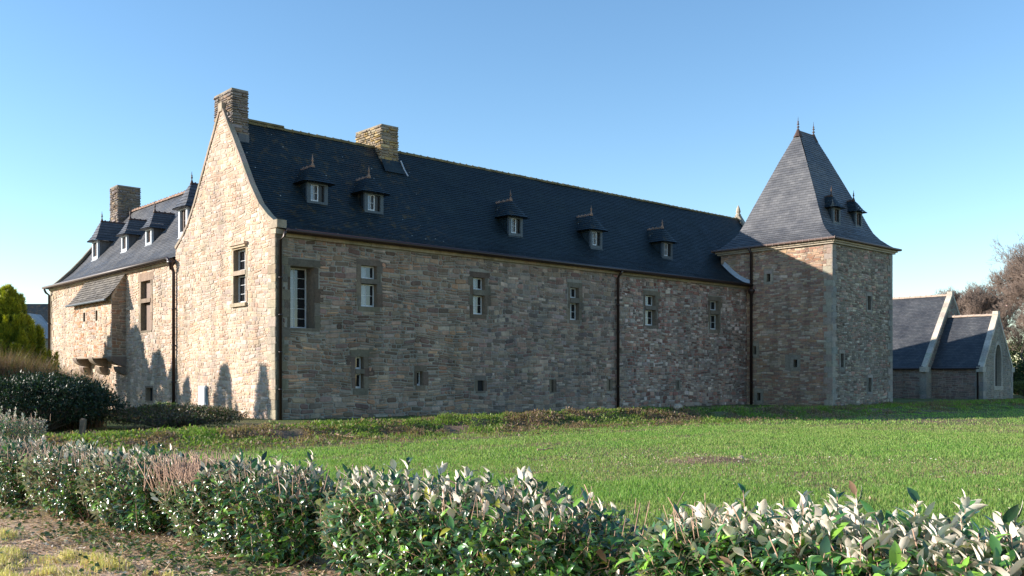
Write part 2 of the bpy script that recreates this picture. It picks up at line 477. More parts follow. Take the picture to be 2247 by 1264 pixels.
# ------------------------------------------------------------------ windows
DRESSED = [(0.17, 0.14, 0.11), (0.155, 0.135, 0.115), (0.19, 0.155, 0.12), (0.14, 0.105, 0.085)]
def surround_blocks(lights, left=0.28, right=0.3, top=0.26, bot=0.2):
    a0 = min(l[0] for l in lights); a1 = max(l[1] for l in lights); z0 = min(l[2] for l in lights); z1 = max(l[3] for l in lights)
    return (a0 - left, a1 + right, z0 - bot, z1 + top)
def window(parent, fr, lights, depth, pal=DRESSED, glass=None, kind='frame', left=0.28, right=0.3, top=0.26, bot=0.2, seed=0, prot=0.02, hood=False, tilt=None, bars=True, jambs=True, label=None):
    rs = random.Random(seed)
    a0 = min(l[0] for l in lights); a1 = max(l[1] for l in lights); z0 = min(l[2] for l in lights); z1 = max(l[3] for l in lights)
    mb = MB()
    def blk(x0, x1, y0, y1, p=prot, n0=-0.03):
        fr.box(mb, x0 + .006, x1 - .006, y0 + .006, y1 - .006, n0, p * rs.uniform(0.8, 1.4), jitter_col(rs.choice(pal), 0.14), 0.006)
    if jambs:
        blk(a0 - left * rs.uniform(0.4, 1), a1 + right * rs.uniform(0.5, 1), z1, z1 + top)
        if bot > 0: blk(a0 - left * rs.uniform(0.2, .7), a1 + right * rs.uniform(0.2, .7), z0 - bot, z0)
        z = z0
        while z < z1 - 0.03:
            h = rs.uniform(0.35, 0.6); h = (z1 - z) if z1 - (z + h) < 0.25 else h
            blk(a0 - left * rs.uniform(0.35, 1), a0, z, z + h); z += h
        z = z0
        while z < z1 - 0.03:
            h = rs.uniform(0.35, 0.6); h = (z1 - z) if z1 - (z + h) < 0.25 else h
            blk(a1, a1 + right * rs.uniform(0.35, 1), z, z + h); z += h
    ls = sorted(lights, key=lambda l: l[2])
    for lo, hi in zip(ls[:-1], ls[1:]):
        fr.box(mb, a0 - 0.02, a1 + 0.02, lo[3], hi[2], -depth + 0.02, prot + 0.03, jitter_col(pal[1], 0.08))
    if hood:
        fr.box(mb, a0 - 0.16, a1 + 0.16, z1 + 0.16, z1 + 0.27, 0.0, 0.17, jitter_col(pal[0], 0.05))
        fr.box(mb, a0 - 0.11, a1 + 0.11, z1 + 0.07, z1 + 0.157, 0.0, 0.11, jitter_col(pal[0], 0.05))
        fr.box(mb, a0 - 0.14, a1 + 0.14, z0 - 0.17, z0 - 0.03, 0.0, 0.12, jitter_col(pal[0], 0.05))
    w = mb.build("window", STONE, parent)
    if label: w['label'] = label
    for i, l in enumerate(ls):
        f = MB(); nn = -depth + 0.04
        b = min(0.055, (l[1] - l[0]) * 0.16)
        if kind == 'frame':
            for (x0, x1, y0, y1) in ((l[0], l[0] + b, l[2], l[3]), (l[1] - b, l[1], l[2], l[3]), (l[0] + b, l[1] - b, l[2], l[2] + b * 1.4), (l[0] + b, l[1] - b, l[3] - b, l[3])):
                fr.box(f, x0, x1, y0, y1, nn - 0.03, nn + 0.03)
            if bars:
                xm = (l[0] + l[1]) / 2 + 0.0
                fr.box(f, xm - 0.012, xm + 0.012, l[2] + b * 1.4, l[3] - b, nn - 0.012, nn + 0.012)
                nr = max(1, round((l[3] - l[2]) / 0.42))
                for q in range(1, nr):
                    zz = l[2] + (l[3] - l[2]) * q / nr
                    fr.box(f, l[0] + b, l[1] - b, zz - 0.009, zz + 0.009, nn - 0.014, nn + 0.014)
            fo = f.build("window_frame", WHITE if kind == 'frame' else SHUTTER, w)
        elif kind == 'shutter':
            for (x0, x1) in ((l[0], l[0] + 0.05), (l[1] - 0.05, l[1])):
                fr.box(f, x0, x1, l[2], l[3], nn - 0.03, nn + 0.03)
            fr.box(f, l[0] + 0.05, l[1] - 0.05, l[2], l[3], nn - 0.02, nn + 0.005)
            fo = f.build("shutter", SHUTTER, w)
        g = MB()
        xm = (l[0] + l[1]) / 2
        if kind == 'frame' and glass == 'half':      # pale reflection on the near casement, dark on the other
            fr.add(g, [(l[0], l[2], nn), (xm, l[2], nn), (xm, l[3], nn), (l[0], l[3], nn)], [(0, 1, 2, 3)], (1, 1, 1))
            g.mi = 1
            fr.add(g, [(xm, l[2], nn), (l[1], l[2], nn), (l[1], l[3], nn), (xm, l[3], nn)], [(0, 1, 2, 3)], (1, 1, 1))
            g.build("glass_pane", [GLASS_REFL, GLASS], w)
        elif kind != 'shutter':
            fr.add(g, [(l[0], l[2], nn - 0.01), (l[1], l[2], nn - 0.01), (l[1], l[3], nn - 0.01), (l[0], l[3], nn - 0.01)], [(0, 1, 2, 3)], (1, 1, 1))
            g.build("glass_pane" if kind == 'frame' else "opening", GLASS if kind == 'frame' else DARK, w)
    return w

# ------------------------------------------------------------------ roofs
def prof_len(prof):
    L = [0]
    for (d0, z0), (d1, z1) in zip(prof[:-1], prof[1:]): L.append(L[-1] + math.hypot(d1 - d0, z1 - z0))
    return L
def prof_at(prof, L, l):
    for i in range(len(L) - 1):
        if l <= L[i + 1] + 1e-9:
            f = (l - L[i]) / (L[i + 1] - L[i]); return (prof[i][0] + (prof[i + 1][0] - prof[i][0]) * f, prof[i][1] + (prof[i + 1][1] - prof[i][1]) * f)
    return prof[-1]
def prof_z(prof, d):
    for (d0, z0), (d1, z1) in zip(prof[:-1], prof[1:]):
        if d <= d1: return z0 + (z1 - z0) * (d - d0) / (d1 - d0)
    return prof[-1][1]
def prof_d(prof, z):
    for (d0, z0), (d1, z1) in zip(prof[:-1], prof[1:]):
        if z <= z1: return d0 + (d1 - d0) * (z - z0) / (z1 - z0)
    return prof[-1][0]
def slates(mb, prof, e0, e1, mp, h=0.16, lift=0.016, seg=1.2, u0=0.0, jit=0.004):
    L = prof_len(prof); n = max(2, round(L[-1] / h)); k = L[-1] / n
    for i in range(n):
        (d0, z0), (d1, z1) = prof_at(prof, L, i * k), prof_at(prof, L, (i + 1) * k)
        nd, nz = -(z1 - z0), (d1 - d0); q = math.hypot(nd, nz) or 1; nd /= q; nz /= q
        a0, a1 = e0(z0), e1(z0); b0, b1 = e0(z1), e1(z1)
        if a1 - a0 < 0.02: continue
        m = max(1, int((a1 - a0) / seg))
        for j in range(m):
            f0, f1 = j / m, (j + 1) / m
            x0, x1 = a0 + (a1 - a0) * f0, a0 + (a1 - a0) * f1
            y0, y1 = b0 + (b1 - b0) * f0, b0 + (b1 - b0) * f1
            l = lift + random.uniform(-jit, jit)
            wv = lambda x, q_: 0.07 * (float(vnoise(x + u0, q_, 0.42, 9)) - .5) if n > 12 else 0.0
            wa, wb_, wc, wd_ = wv(x0, i * k), wv(x1, i * k), wv(y1, i * k + k), wv(y0, i * k + k)
            pts = [(x0, d0 + nd * (l + wa), z0 + nz * (l + wa)), (x1, d0 + nd * (l + wb_), z0 + nz * (l + wb_)), (y1, d1 + nd * wc, z1 + nz * wc), (y0, d1 + nd * wd_, z1 + nz * wd_), (x0, d0 + nd * (wa - .01), z0 + nz * (wa - .01)), (x1, d0 + nd * (wb_ - .01), z0 + nz * (wb_ - .01))]
            uv = [(u0 + p[0], (i + (0.999 if q_ in (2, 3) else 0.001)) * h, 0) for q_, p in enumerate(pts)]
            mb.add([mp(*p) for p in pts], [(0, 1, 2, 3), (0, 4, 5, 1)], (0.5,) * 3, uv)

def ridge_tiles(mb, p0, p1, r=0.11, step=0.38, crest=0.05, jit=0.01):
    p0, p1 = np.array(p0, float), np.array(p1, float); L = np.linalg.norm(p1 - p0); n = max(2, int(L / step)); d = (p1 - p0) / n
    dh = d / np.linalg.norm(d); sd_ = np.array([-dh[1], dh[0], 0])
    for i in range(n):
        a = p0 + d * i; b = p0 + d * (i + 1) * 1.0 + dh * 0.02
        pts = []
        jz = random.uniform(-jit, jit)
        for q, (c, rr) in enumerate(((a, r), (b, r * 0.9))):
            for th in (-20, 15, 50, 90, 130, 165, 200):
                pts.append(tuple(c + sd_ * rr * math.cos(R(th)) + np.array([0, 0, rr * math.sin(R(th)) + jz])))
        mb.add(pts, [(k, k + 1, k + 8, k + 7) for k in range(6)] + [tuple(range(7)), tuple(range(13, 6, -1))])
        if crest:
            c = a + dh * 0.03
            e = dh * 0.05
            tp = [c - e - sd_ * .03, c + e - sd_ * .03, c + e + sd_ * .03, c - e + sd_ * .03]
            pts = [tuple(x + np.array([0, 0, r * 0.8])) for x in tp] + [tuple(c + (x - c) * .6 + np.array([0, 0, r + crest])) for x in tp]
            mb.add(pts, [(0, 3, 2, 1), (4, 5, 6, 7), (0, 1, 5, 4), (1, 2, 6, 5), (2, 3, 7, 6), (3, 0, 4, 7)])

def finial(base, h, parent, m=IRON, r=0.045):
    mb = MB()
    mb.lathe(base, [(r * 2.4, -0.08), (r * 1.6, 0.1 * h), (r * .7, .28 * h), (r * .6, .38 * h), (r * 1.5, .46 * h), (r * .6, .54 * h), (r * 1.1, .62 * h), (r * .5, .7 * h), (0.006, h)], 8)
    return mb.build("finial", m, parent, smooth=True)

def dormer(parent, fr, a, z, back, w=0.95, h=1.0, oh=0.28, rh=0.85, fin=0.5, glass='half', roofmat=None, tilem=TILE, rl=None, wall=GREYWOOD, slope=None):
    """fr: vertical face frame of the dormer front, (a,z) centre of its foot, back = length of cheeks at sill and at eave"""
    rm = roofmat or SLATE
    mb = MB(); mbc = MB(); x0, x1 = a - w / 2, a + w / 2
    post = 0.17 * w
    sill = 0.2 * h
    # front posts, head, sill apron
    fr.box(mb, x0, x0 + post, z, z + h, -0.12, 0.0); fr.box(mb, x1 - post, x1, z, z + h, -0.12, 0.0)
    fr.box(mb, x0 + post, x1 - post, z + h - 0.10, z + h, -0.12, -0.003); fr.box(mb, x0 + post, x1 - post, z - 0.05, z + sill, -0.12, -0.003)
    fr.box(mb, x0 - .04, x1 + .04, z - 0.12, z + 0.02, -0.05, 0.05)
    # slate cheeks
    for (c0, c1) in ((x0, x0 + 0.05), (x1 - 0.05, x1)):
        fr.box(mbc, c0, c1, z - 0.3, z + h, -back - 0.6, -0.123)
    d = mb.build("dormer", wall, parent)
    mbc.build("cheeks", rm, d)
    l = (x0 + post, x1 - post, z + sill, z + h - 0.10)
    f = MB(); b = 0.05; nn = -0.09
    # white casement, standing on the near side with the dark opening beside it
    cw = (l[1] - l[0]) * 0.60; e_ = l[0] + cw
    for (p, q, s_, t_) in ((l[0], l[0] + b * .5, l[2], l[3]), (e_ - b * .8, e_, l[2], l[3]), (l[0] + b * .5, e_ - b * .8, l[2], l[2] + b * 1.2), (l[0] + b * .5, e_ - b * .8, l[3] - b * .5, l[3])):
        fr.box(f, p, q, s_, t_, nn - .02, nn + .025)
    xm = l[0] + cw * .5
    fr.box(f, xm - .01, xm + .01, l[2] + b, l[3] - b * .7, nn - .01, nn + .012)
    zm_ = (l[2] + l[3]) / 2
    fr.box(f, l[0] + b * .5, e_ - b * .8, zm_ - .008, zm_ + .008, nn - .008, nn + .01)
    f.build("window_frame", WHITE if glass == "half" else SHUTTER, d)
    g = MB()
    fr.add(g, [(l[0], l[2], nn - .02), (xm, l[2], nn - .02), (xm, l[3], nn - .02), (l[0], l[3], nn - .02)], [(0, 1, 2, 3)], (1, 1, 1))
    g.mi = 1
    fr.add(g, [(xm, l[2], nn - .02), (l[1], l[2], nn - .02), (l[1], l[3], nn - .02), (xm, l[3], nn - .02)], [(0, 1, 2, 3)], (1, 1, 1))
    g.build("glass_pane", [GLASS_REFL if glass == 'half' else GLASS_M, GLASS_M], d)
    # bell-shaped hipped roof
    ze = z + h - 0.02
    W = w / 2 + oh
    hw = lambda q: W * (1 - q) ** 1.0 * (0.78 + 0.22 * (1 - q) ** 3) if q < 1 else 0.0
    rlen = rl if rl is not None else back + 0.6
    rb = MB()
    steps = 7
    prof_pts = []
    for i in range(steps + 1):
        q = i / steps
        hwid = W * (0.52 * (1 - q) + 0.22 * (1 - q) ** 5 + 0.26 * max(0, 1 - q * q) ** .5) if q < 1 else 0.03
        zz = ze + rh * q
        fn = oh * 1.15 - (W * 0.95) * (1 - hwid / W) * 1.0
        prof_pts.append((hwid, zz, fn))
    def P(x, zz, n): return fr.P(a + x, zz, n)
    fx = (lambda f: f) if not fr.flip else (lambda f: tuple(reversed(f)))
    for i in range(steps):
        (h0, z0, n0), (h1, z1, n1) = prof_pts[i], prof_pts[i + 1]
        lf = 0.012
        # bell edge is cut to an arc in front
        arc0 = [(-h0, n0 - .10 * h0), (-h0 * .55, n0), (0, n0 + .03 * h0), (h0 * .55, n0), (h0, n0 - .10 * h0)]
        arc1 = [(-h1, n1 - .10 * h1), (-h1 * .55, n1), (0, n1 + .03 * h1), (h1 * .55, n1), (h1, n1 - .10 * h1)]
        pts = [P(x * 1.015, z0 + lf, n + lf) for x, n in arc0] + [P(x, z1, n) for x, n in arc1]
        uv = [(x, i * .16 + .001, 0) for x, n in arc0] + [(x, i * .16 + .159, 0) for x, n in arc1]
        rb.add(pts, [fx((k, k + 1, k + 6, k + 5)) for k in range(4)], (0.5,) * 3, uv)
        for sg in (-1, 1):
            pts = [P(sg * h0 * 1.015, z0 + lf, n0 - .10 * h0 + lf), P(sg * h0 * 1.015, z0 + lf, -rlen), P(sg * h1, z1, -rlen), P(sg * h1, z1, n1 - .10 * h1)]
            uv = [(0, i * .16 + .001, 0), (rlen, i * .16 + .001, 0), (rlen, i * .16 + .159, 0), (0, i * .16 + .159, 0)]
            rb.add(pts, [fx((0, 1, 2, 3) if sg > 0 else (3, 2, 1, 0))], (0.5,) * 3, uv)
    h0, z0, n0 = prof_pts[0]
    pts = [P(-h0, z0 - .015, n0 - .1 * h0), P(-h0 * .55, z0 - .015, n0), P(h0 * .55, z0 - .015, n0), P(h0, z0 - .015, n0 - .1 * h0), P(h0, z0 - .015, -rlen), P(-h0, z0 - .015, -rlen)]
    rb.add(pts, [fx(tuple(range(6))[::-1])], (0.5,) * 3)
    rb.build("dormer_roof", rm, d)
    rt = MB(); nf = prof_pts[-1][2]
    ridge_tiles(rt, P(0, ze + rh, -rlen), P(0, ze + rh, nf + 0.02), 0.075, 0.26, 0.03)
    rt.build("ridge_tiles", tilem, d)
    finial(P(0, ze + rh + 0.03, nf - 0.03), fin, d, tilem if tilem is TILE else IRON)
    return d

# ================================================================== MANOR HOUSE
GW = 9.6            # width of the main gable
RZ = 12.8           # main ridge height
ML = 38.3           # length of the main roof
WE, WZ, WD = 29.05, 12.3, 4.4   # wing end, wing ridge height, wing half depth
manor = empty("manor_house", "long rubble stone manor with steep slate roof, sunlit pointed gable and lower left wing", "house", (A[0], A[1], 0), ANG)
FAC = Fr((0, 0, 0), (1, 0, 0), (0, -1, 0))
GAB = Fr((0, 0, 0), (0, 1, 0), (-1, 0, 0))
main_prof = [(-0.36, 7.42), (0.1, 7.56), (0.6, 7.84), (1.1, 8.22), (1.7, 8.78), (2.3, 9.48), (4.8, RZ)]
wing_prof = [(-0.36, 7.26), (0.1, 7.42), (0.6, 7.75), (1.2, 8.3), (1.9, 9.08), (WD, WZ)]

# palettes (stone's own colours)
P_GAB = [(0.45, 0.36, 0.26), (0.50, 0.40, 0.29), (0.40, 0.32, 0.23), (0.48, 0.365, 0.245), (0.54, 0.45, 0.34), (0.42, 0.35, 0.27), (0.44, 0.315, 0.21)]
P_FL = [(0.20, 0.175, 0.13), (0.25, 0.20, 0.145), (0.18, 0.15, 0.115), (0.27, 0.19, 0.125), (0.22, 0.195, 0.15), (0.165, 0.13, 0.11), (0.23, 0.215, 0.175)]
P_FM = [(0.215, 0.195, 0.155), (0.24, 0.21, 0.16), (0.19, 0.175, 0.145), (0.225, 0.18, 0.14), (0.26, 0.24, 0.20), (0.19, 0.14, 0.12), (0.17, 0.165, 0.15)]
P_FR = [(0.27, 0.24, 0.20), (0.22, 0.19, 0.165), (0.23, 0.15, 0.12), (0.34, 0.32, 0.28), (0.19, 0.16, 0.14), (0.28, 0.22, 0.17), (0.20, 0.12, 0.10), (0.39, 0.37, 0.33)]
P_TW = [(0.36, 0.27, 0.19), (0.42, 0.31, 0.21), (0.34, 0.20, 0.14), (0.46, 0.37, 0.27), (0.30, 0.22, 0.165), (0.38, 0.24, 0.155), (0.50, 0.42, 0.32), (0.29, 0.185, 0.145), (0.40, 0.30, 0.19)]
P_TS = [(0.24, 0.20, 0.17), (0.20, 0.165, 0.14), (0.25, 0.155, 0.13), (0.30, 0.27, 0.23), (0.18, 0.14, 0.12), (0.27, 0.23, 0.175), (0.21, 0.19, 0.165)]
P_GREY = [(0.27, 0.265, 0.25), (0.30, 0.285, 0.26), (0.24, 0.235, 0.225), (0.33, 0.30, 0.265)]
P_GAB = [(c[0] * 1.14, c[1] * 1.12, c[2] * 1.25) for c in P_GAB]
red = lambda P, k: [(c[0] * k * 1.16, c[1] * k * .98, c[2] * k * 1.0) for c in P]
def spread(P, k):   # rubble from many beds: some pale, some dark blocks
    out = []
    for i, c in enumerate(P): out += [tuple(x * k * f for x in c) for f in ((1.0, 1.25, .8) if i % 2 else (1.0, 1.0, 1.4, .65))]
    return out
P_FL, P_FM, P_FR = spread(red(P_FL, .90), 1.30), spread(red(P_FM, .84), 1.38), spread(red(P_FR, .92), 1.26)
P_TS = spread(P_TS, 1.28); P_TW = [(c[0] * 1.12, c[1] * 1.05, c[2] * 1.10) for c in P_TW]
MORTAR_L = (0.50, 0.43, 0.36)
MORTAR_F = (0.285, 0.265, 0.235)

def st_gable(a, z): return (0.10, 0.21, 0.16, 0.52, P_GAB, 0.016, 0.017)
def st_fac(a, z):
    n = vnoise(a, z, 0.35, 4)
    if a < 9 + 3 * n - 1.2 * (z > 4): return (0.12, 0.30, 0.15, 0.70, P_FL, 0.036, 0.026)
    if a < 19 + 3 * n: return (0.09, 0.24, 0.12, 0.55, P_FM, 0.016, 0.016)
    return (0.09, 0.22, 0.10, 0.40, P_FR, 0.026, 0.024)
def st_wing(a, z): return (0.12, 0.22, 0.2, 0.5, P_GAB, 0.024, 0.022)

# --- openings, read off the wall faces
f_lights = {
 1: [FAC.rect(637, 585, 690, 720)],
 2: [FAC.rect(792, 583, 827, 612), FAC.rect(792, 623, 827, 673)],
 3: [FAC.rect(1038, 609, 1064, 636), FAC.rect(1038, 648, 1064, 690)],
 4: [FAC.rect(1251, 631, 1270, 654), FAC.rect(1251, 665, 1270, 702)],
 5: [FAC.rect(1416, 648, 1438, 671), FAC.rect(1416, 680, 1438, 714)],
 6: [FAC.rect(1558, 660, 1577, 681), FAC.rect(1558, 690, 1577, 723)],
 7: [FAC.rect(780, 783, 798, 810), FAC.rect(780, 820, 798, 852)],
 8: [FAC.rect(915, 815, 928, 846)],
 9: [FAC.rect(1048, 835, 1062, 858)],
 10: [FAC.rect(1210, 834, 1213.5, 860)], 11: [FAC.rect(1335.5, 833, 1338.5, 856)], 12: [FAC.rect(1486, 836, 1489, 855)],
 13: [FAC.rect(776.5, 742, 780.5, 750)],
}
for k in (2, 3, 4, 5, 6, 7):   # lights of a window share their jambs
    ls = f_lights[k]; a0 = min(l[0] for l in ls); a1 = max(l[1] for l in ls)
    for l in ls: l[0], l[1] = a0, a1
holes = []; blocks = []
for k, ls in f_lights.items():
    d = 0.72 if k == 1 else 0.3
    for l in ls: holes.append((*l, d))
    if k <= 9: blocks.append(surround_blocks(ls, 0.2, 0.22, 0.24, 0.16))
    elif k <= 12: blocks.append(surround_blocks(ls, 0.14, 0.16, 0.05, 0.05))
mb = MB()
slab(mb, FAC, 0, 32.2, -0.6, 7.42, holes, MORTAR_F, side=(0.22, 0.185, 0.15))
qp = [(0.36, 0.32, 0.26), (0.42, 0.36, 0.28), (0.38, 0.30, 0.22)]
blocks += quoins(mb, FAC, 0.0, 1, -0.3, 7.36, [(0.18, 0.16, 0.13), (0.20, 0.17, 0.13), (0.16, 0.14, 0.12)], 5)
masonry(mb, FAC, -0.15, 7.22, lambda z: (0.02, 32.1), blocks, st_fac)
# --- gable face on the same stonework
rake = [(0.0, 7.75), (0.55, 8.06), (1.31, 8.62), (2.10, 9.55), (3.11, 11.0), (4.17, 12.46), (4.72, 13.28)]
def rake_a(z):
    if z < rake[0][1]: return 0.0
    for (a0, z0), (a1, z1) in zip(rake[:-1], rake[1:]):
        if z <= z1: return a0 + (a1 - a0) * (z - z0) / (z1 - z0)
    return rake[-1][0]
g_lights = [GAB.rect(513, 547, 539.5, 594), GAB.rect(513, 604, 539.5, 664)]
a0 = min(l[0] for l in g_lights); a1 = max(l[1] for l in g_lights)
for l in g_lights: l[0], l[1] = a0, a1
w_lights = [GAB.rect(305.5, 616, 326.5, 655), GAB.rect(305.5, 664, 326.5, 725)]
a0 = min(l[0] for l in w_lights); a1 = max(l[1] for l in w_lights)
for l in w_lights: l[0], l[1] = a0, a1
w_small = [GAB.rect(316, 851, 331, 880)]
g_vent = [GAB.rect(406, 917, 421, 929)]
g_vent[0][2] = max(0.05, g_vent[0][2])
slab(mb, GAB, 0, GW, -0.6, 7.75, [(*l, 0.28) for l in g_lights] + [(*l, 0.25) for l in g_vent], MORTAR_L, side=(0.30, 0.24, 0.18))
gpts = [(a, z, 0) for a, z in rake] + [(GW - a, z, 0) for a, z in reversed(rake)]
GAB.add(mb, gpts, [tuple(range(len(gpts)))], MORTAR_L)
gb = [surround_blocks(g_lights, 0.2, 0.2, 0.22, 0.14), surround_blocks(g_vent, 0.1, 0.1, 0.1, 0.02)]
gb += quoins(mb, GAB, 0.0, 1, -0.3, 7.7, qp, 5, long=0.34, short=0.6)
masonry(mb, GAB, -0.15, 13.1, lambda z: (rake_a(z) + 0.14 if z > 7.7 else 0.02, GW - rake_a(z) - (0.14 if z > 7.7 else 0.0)), gb, st_gable)
mb_side = mb
# parapet coping of the gable
def coping(mb, F, rk, width, n0, n1, col, proud=0.05, th=0.16, mirror=True):
    for side in (0, 1) if mirror else (0,):
        for (a0, z0), (a1, z1) in zip(rk[:-1], rk[1:]):
            L = math.hypot(a1 - a0, z1 - z0); n = max(1, round(L / 0.55))
            for i in range(n):
                f0, f1 = i / n, (i + 1) / n
                p = (a0 + (a1 - a0) * f0, z0 + (z1 - z0) * f0); q = (a0 + (a1 - a0) * f1, z0 + (z1 - z0) * f1)
                nx, nz = -(z1 - z0) / L, (a1 - a0) / L
                o0, o1 = 0.04, -th + 0.04
                pts = [(p[0] + nx * o1, p[1] + nz * o1), (q[0] + nx * o1, q[1] + nz * o1), (q[0] + nx * o0, q[1] + nz * o0), (p[0] + nx * o0, p[1] + nz * o0)]
                if side: pts = [(width - a, z) for a, z in pts]
                c = jitter_col(col, 0.14)
                pr = n1 + random.uniform(-0.006, 0.006)
                v = [(a, z, n0) for a, z in pts] + [(a, z, pr) for a, z in pts]
                F.add(mb, v, [(0, 3, 2, 1), (4, 5, 6, 7), (0, 1, 5, 4), (1, 2, 6, 5), (2, 3, 7, 6), (3, 0, 4, 7)], c)
# backs and the far gable so that the house is closed
def quad(mb, pts, col): mb.add(pts, [tuple(range(len(pts)))], col)
quad(mb, [(0.4, GW, -0.6), (ML, GW, -0.6), (ML, GW, 7.5), (0.4, GW, 7.5)], MORTAR_F)
eg = Fr((ML, 0, 0), (0, 1, 0), (1, 0, 0))
gp2 = [(a, z - 0.25, 0) for a, z in rake] + [(GW - a, z - 0.25, 0) for a, z in reversed(rake)]
slab(mb, eg, 0, GW, -0.6, 7.5, [], MORTAR_F)
eg.add(mb, gp2, [tuple(range(len(gp2)))], MORTAR_F)
masonry(mb, eg, 0, 12.8, lambda z: (rake_a(z + .25) + 0.1, GW - rake_a(z + .25) - .1), [], lambda a, z: (0.14, 0.26, 0.25, 0.6, P_FR, 0.03, 0.02))
wall = mb.build("wall", STONE, manor)
mb = MB()
coping(mb, GAB, rake, GW, -0.20, 0.05, (0.36, 0.30, 0.24), th=.13)
GAB.box(mb, 4.62, 4.98, 13.05, 13.42, -0.30, 0.07, (0.36, 0.31, 0.25))
# kneelers
GAB.box(mb, -0.24, 0.36, 7.52, 7.84, -0.34, 0.07, (0.34, 0.30, 0.24), 0.01)
GAB.box(mb, -0.12, 0.30, 7.30, 7.497, -0.40, 0.06, (0.40, 0.36, 0.29), 0.01)
mb.build("gable_coping", STONE, manor)
mb = MB()
coping(mb, eg, [(a, z - 0.2) for a, z in rake], GW, -0.3, 0.05, (0.34, 0.31, 0.26))
mb.lathe((ML - .12, GW / 2, 12.95), [(0.2, 0), (0.2, 0.2), (0.12, 0.28), (0.17, 0.4), (0.12, 0.62), (0.05, 0.8), (0.02, 0.85)], 8, (0.45, 0.40, 0.32))
mb.build("gable_coping", STONE, manor)

# --- facade windows
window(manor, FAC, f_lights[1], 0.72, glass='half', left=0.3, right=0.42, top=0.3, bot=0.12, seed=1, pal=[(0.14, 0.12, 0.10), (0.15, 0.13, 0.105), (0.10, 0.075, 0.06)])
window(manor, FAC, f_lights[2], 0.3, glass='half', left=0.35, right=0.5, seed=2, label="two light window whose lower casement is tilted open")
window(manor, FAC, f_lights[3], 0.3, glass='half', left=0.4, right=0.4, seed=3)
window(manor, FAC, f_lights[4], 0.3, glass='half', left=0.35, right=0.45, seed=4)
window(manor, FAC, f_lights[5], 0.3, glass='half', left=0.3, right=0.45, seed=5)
window(manor, FAC, f_lights[6], 0.3, glass=None, left=0.3, right=0.4, seed=6)
window(manor, FAC, f_lights[7], 0.3, glass=None, left=0.5, right=0.6, top=0.35, bot=0.3, seed=8, bars=False)
window(manor, FAC, f_lights[8], 0.3, glass=None, left=0.2, right=0.3, seed=9, bars=False)
window(manor, FAC, f_lights[9], 0.12, kind='blocked', left=0.25, right=0.2, top=0.24, bot=0.1, seed=10)
for k in (10, 11, 12): window(manor, FAC, f_lights[k], 0.3, kind='slit', left=0.2, right=0.25, top=0.06, bot=0.05, seed=k)
window(manor, FAC, f_lights[13], 0.3, kind='slit', jambs=False, seed=13)
P_GD = [(0.45, 0.37, 0.28), (0.42, 0.34, 0.26), (0.48, 0.40, 0.31)]
window(manor, GAB, g_lights, 0.28, pal=P_GD, glass=None, left=0.25, right=0.25, top=0.2, bot=0.14, seed=14, hood=True)
window(manor, GAB, g_vent, 0.25, pal=[(0.2, 0.18, 0.16)], kind='slit', left=0.08, right=0.08, top=0.08, bot=0.0, seed=15)

# --- left wing
mb = MB()
WG = Fr((0.1, 0, 0), (0, 1, 0), (-1, 0, 0))
wl = [[l[0], l[1], l[2], l[3]] for l in w_lights]
TU0, TU1 = 16.2, 22.2      # latrine turret along the wing
slab(mb, WG, GW, WE, -0.6, 7.26, [(*l, 0.25) for l in wl] + [(*w_small[0], 0.25)], MORTAR_L, side=(0.30, 0.24, 0.18))
wb = [surround_blocks(wl, 0.3, 0.3, 0.3, 0.1), surround_blocks(w_small, 0.12, 0.12, 0.1, 0.08), (TU0, TU1, 2.8, 7.1)]
wb += quoins(mb, WG, WE, -1, -0.3, 7.2, qp, 6, long=0.34, short=0.6)
masonry(mb, WG, -0.15, 7.12, lambda z: (GW + 0.02, WE - 0.02), wb, st_wing)
# end gable of the wing and its back
we = Fr((0.1, WE, 0), (1, 0, 0), (0, 1, 0))
slab(mb, we, 0, 2 * WD - .1, -0.6, 7.26, [], MORTAR_L)
wrk = [(0.0, 7.35), (0.5, 7.8), (1.1, 8.4), (1.8, 9.2), (WD - 0.05, WZ + 0.2)]
gp3 = [(a, z, 0) for a, z in wrk] + [(2 * WD - a, z, 0) for a, z in reversed(wrk)]
we.add(mb, gp3, [tuple(range(len(gp3)))], MORTAR_L)
quad(mb, [(2 * WD, GW, -0.6), (2 * WD, WE, -0.6), (2 * WD, WE, 7.3), (2 * WD, GW, 7.3)], MORTAR_F)
mb.build("wing_wall", STONE, manor)
mb = MB()
coping(mb, we, wrk, 2 * WD, -0.3, 0.04, (0.26, 0.235, 0.20), th=0.14)
mb.build("wing_coping", STONE, manor)
P_WD = [(0.30, 0.23, 0.18), (0.27, 0.21, 0.165), (0.33, 0.26, 0.2)]
window(manor, WG, wl, 0.25, pal=P_WD, kind='shutter', left=0.45, right=0.5, top=0.42, bot=0.1, seed=20)
window(manor, WG, w_small, 0.25, pal=P_WD, kind='slit', left=0.1, right=0.1, top=0.1, bot=0.08, seed=21)

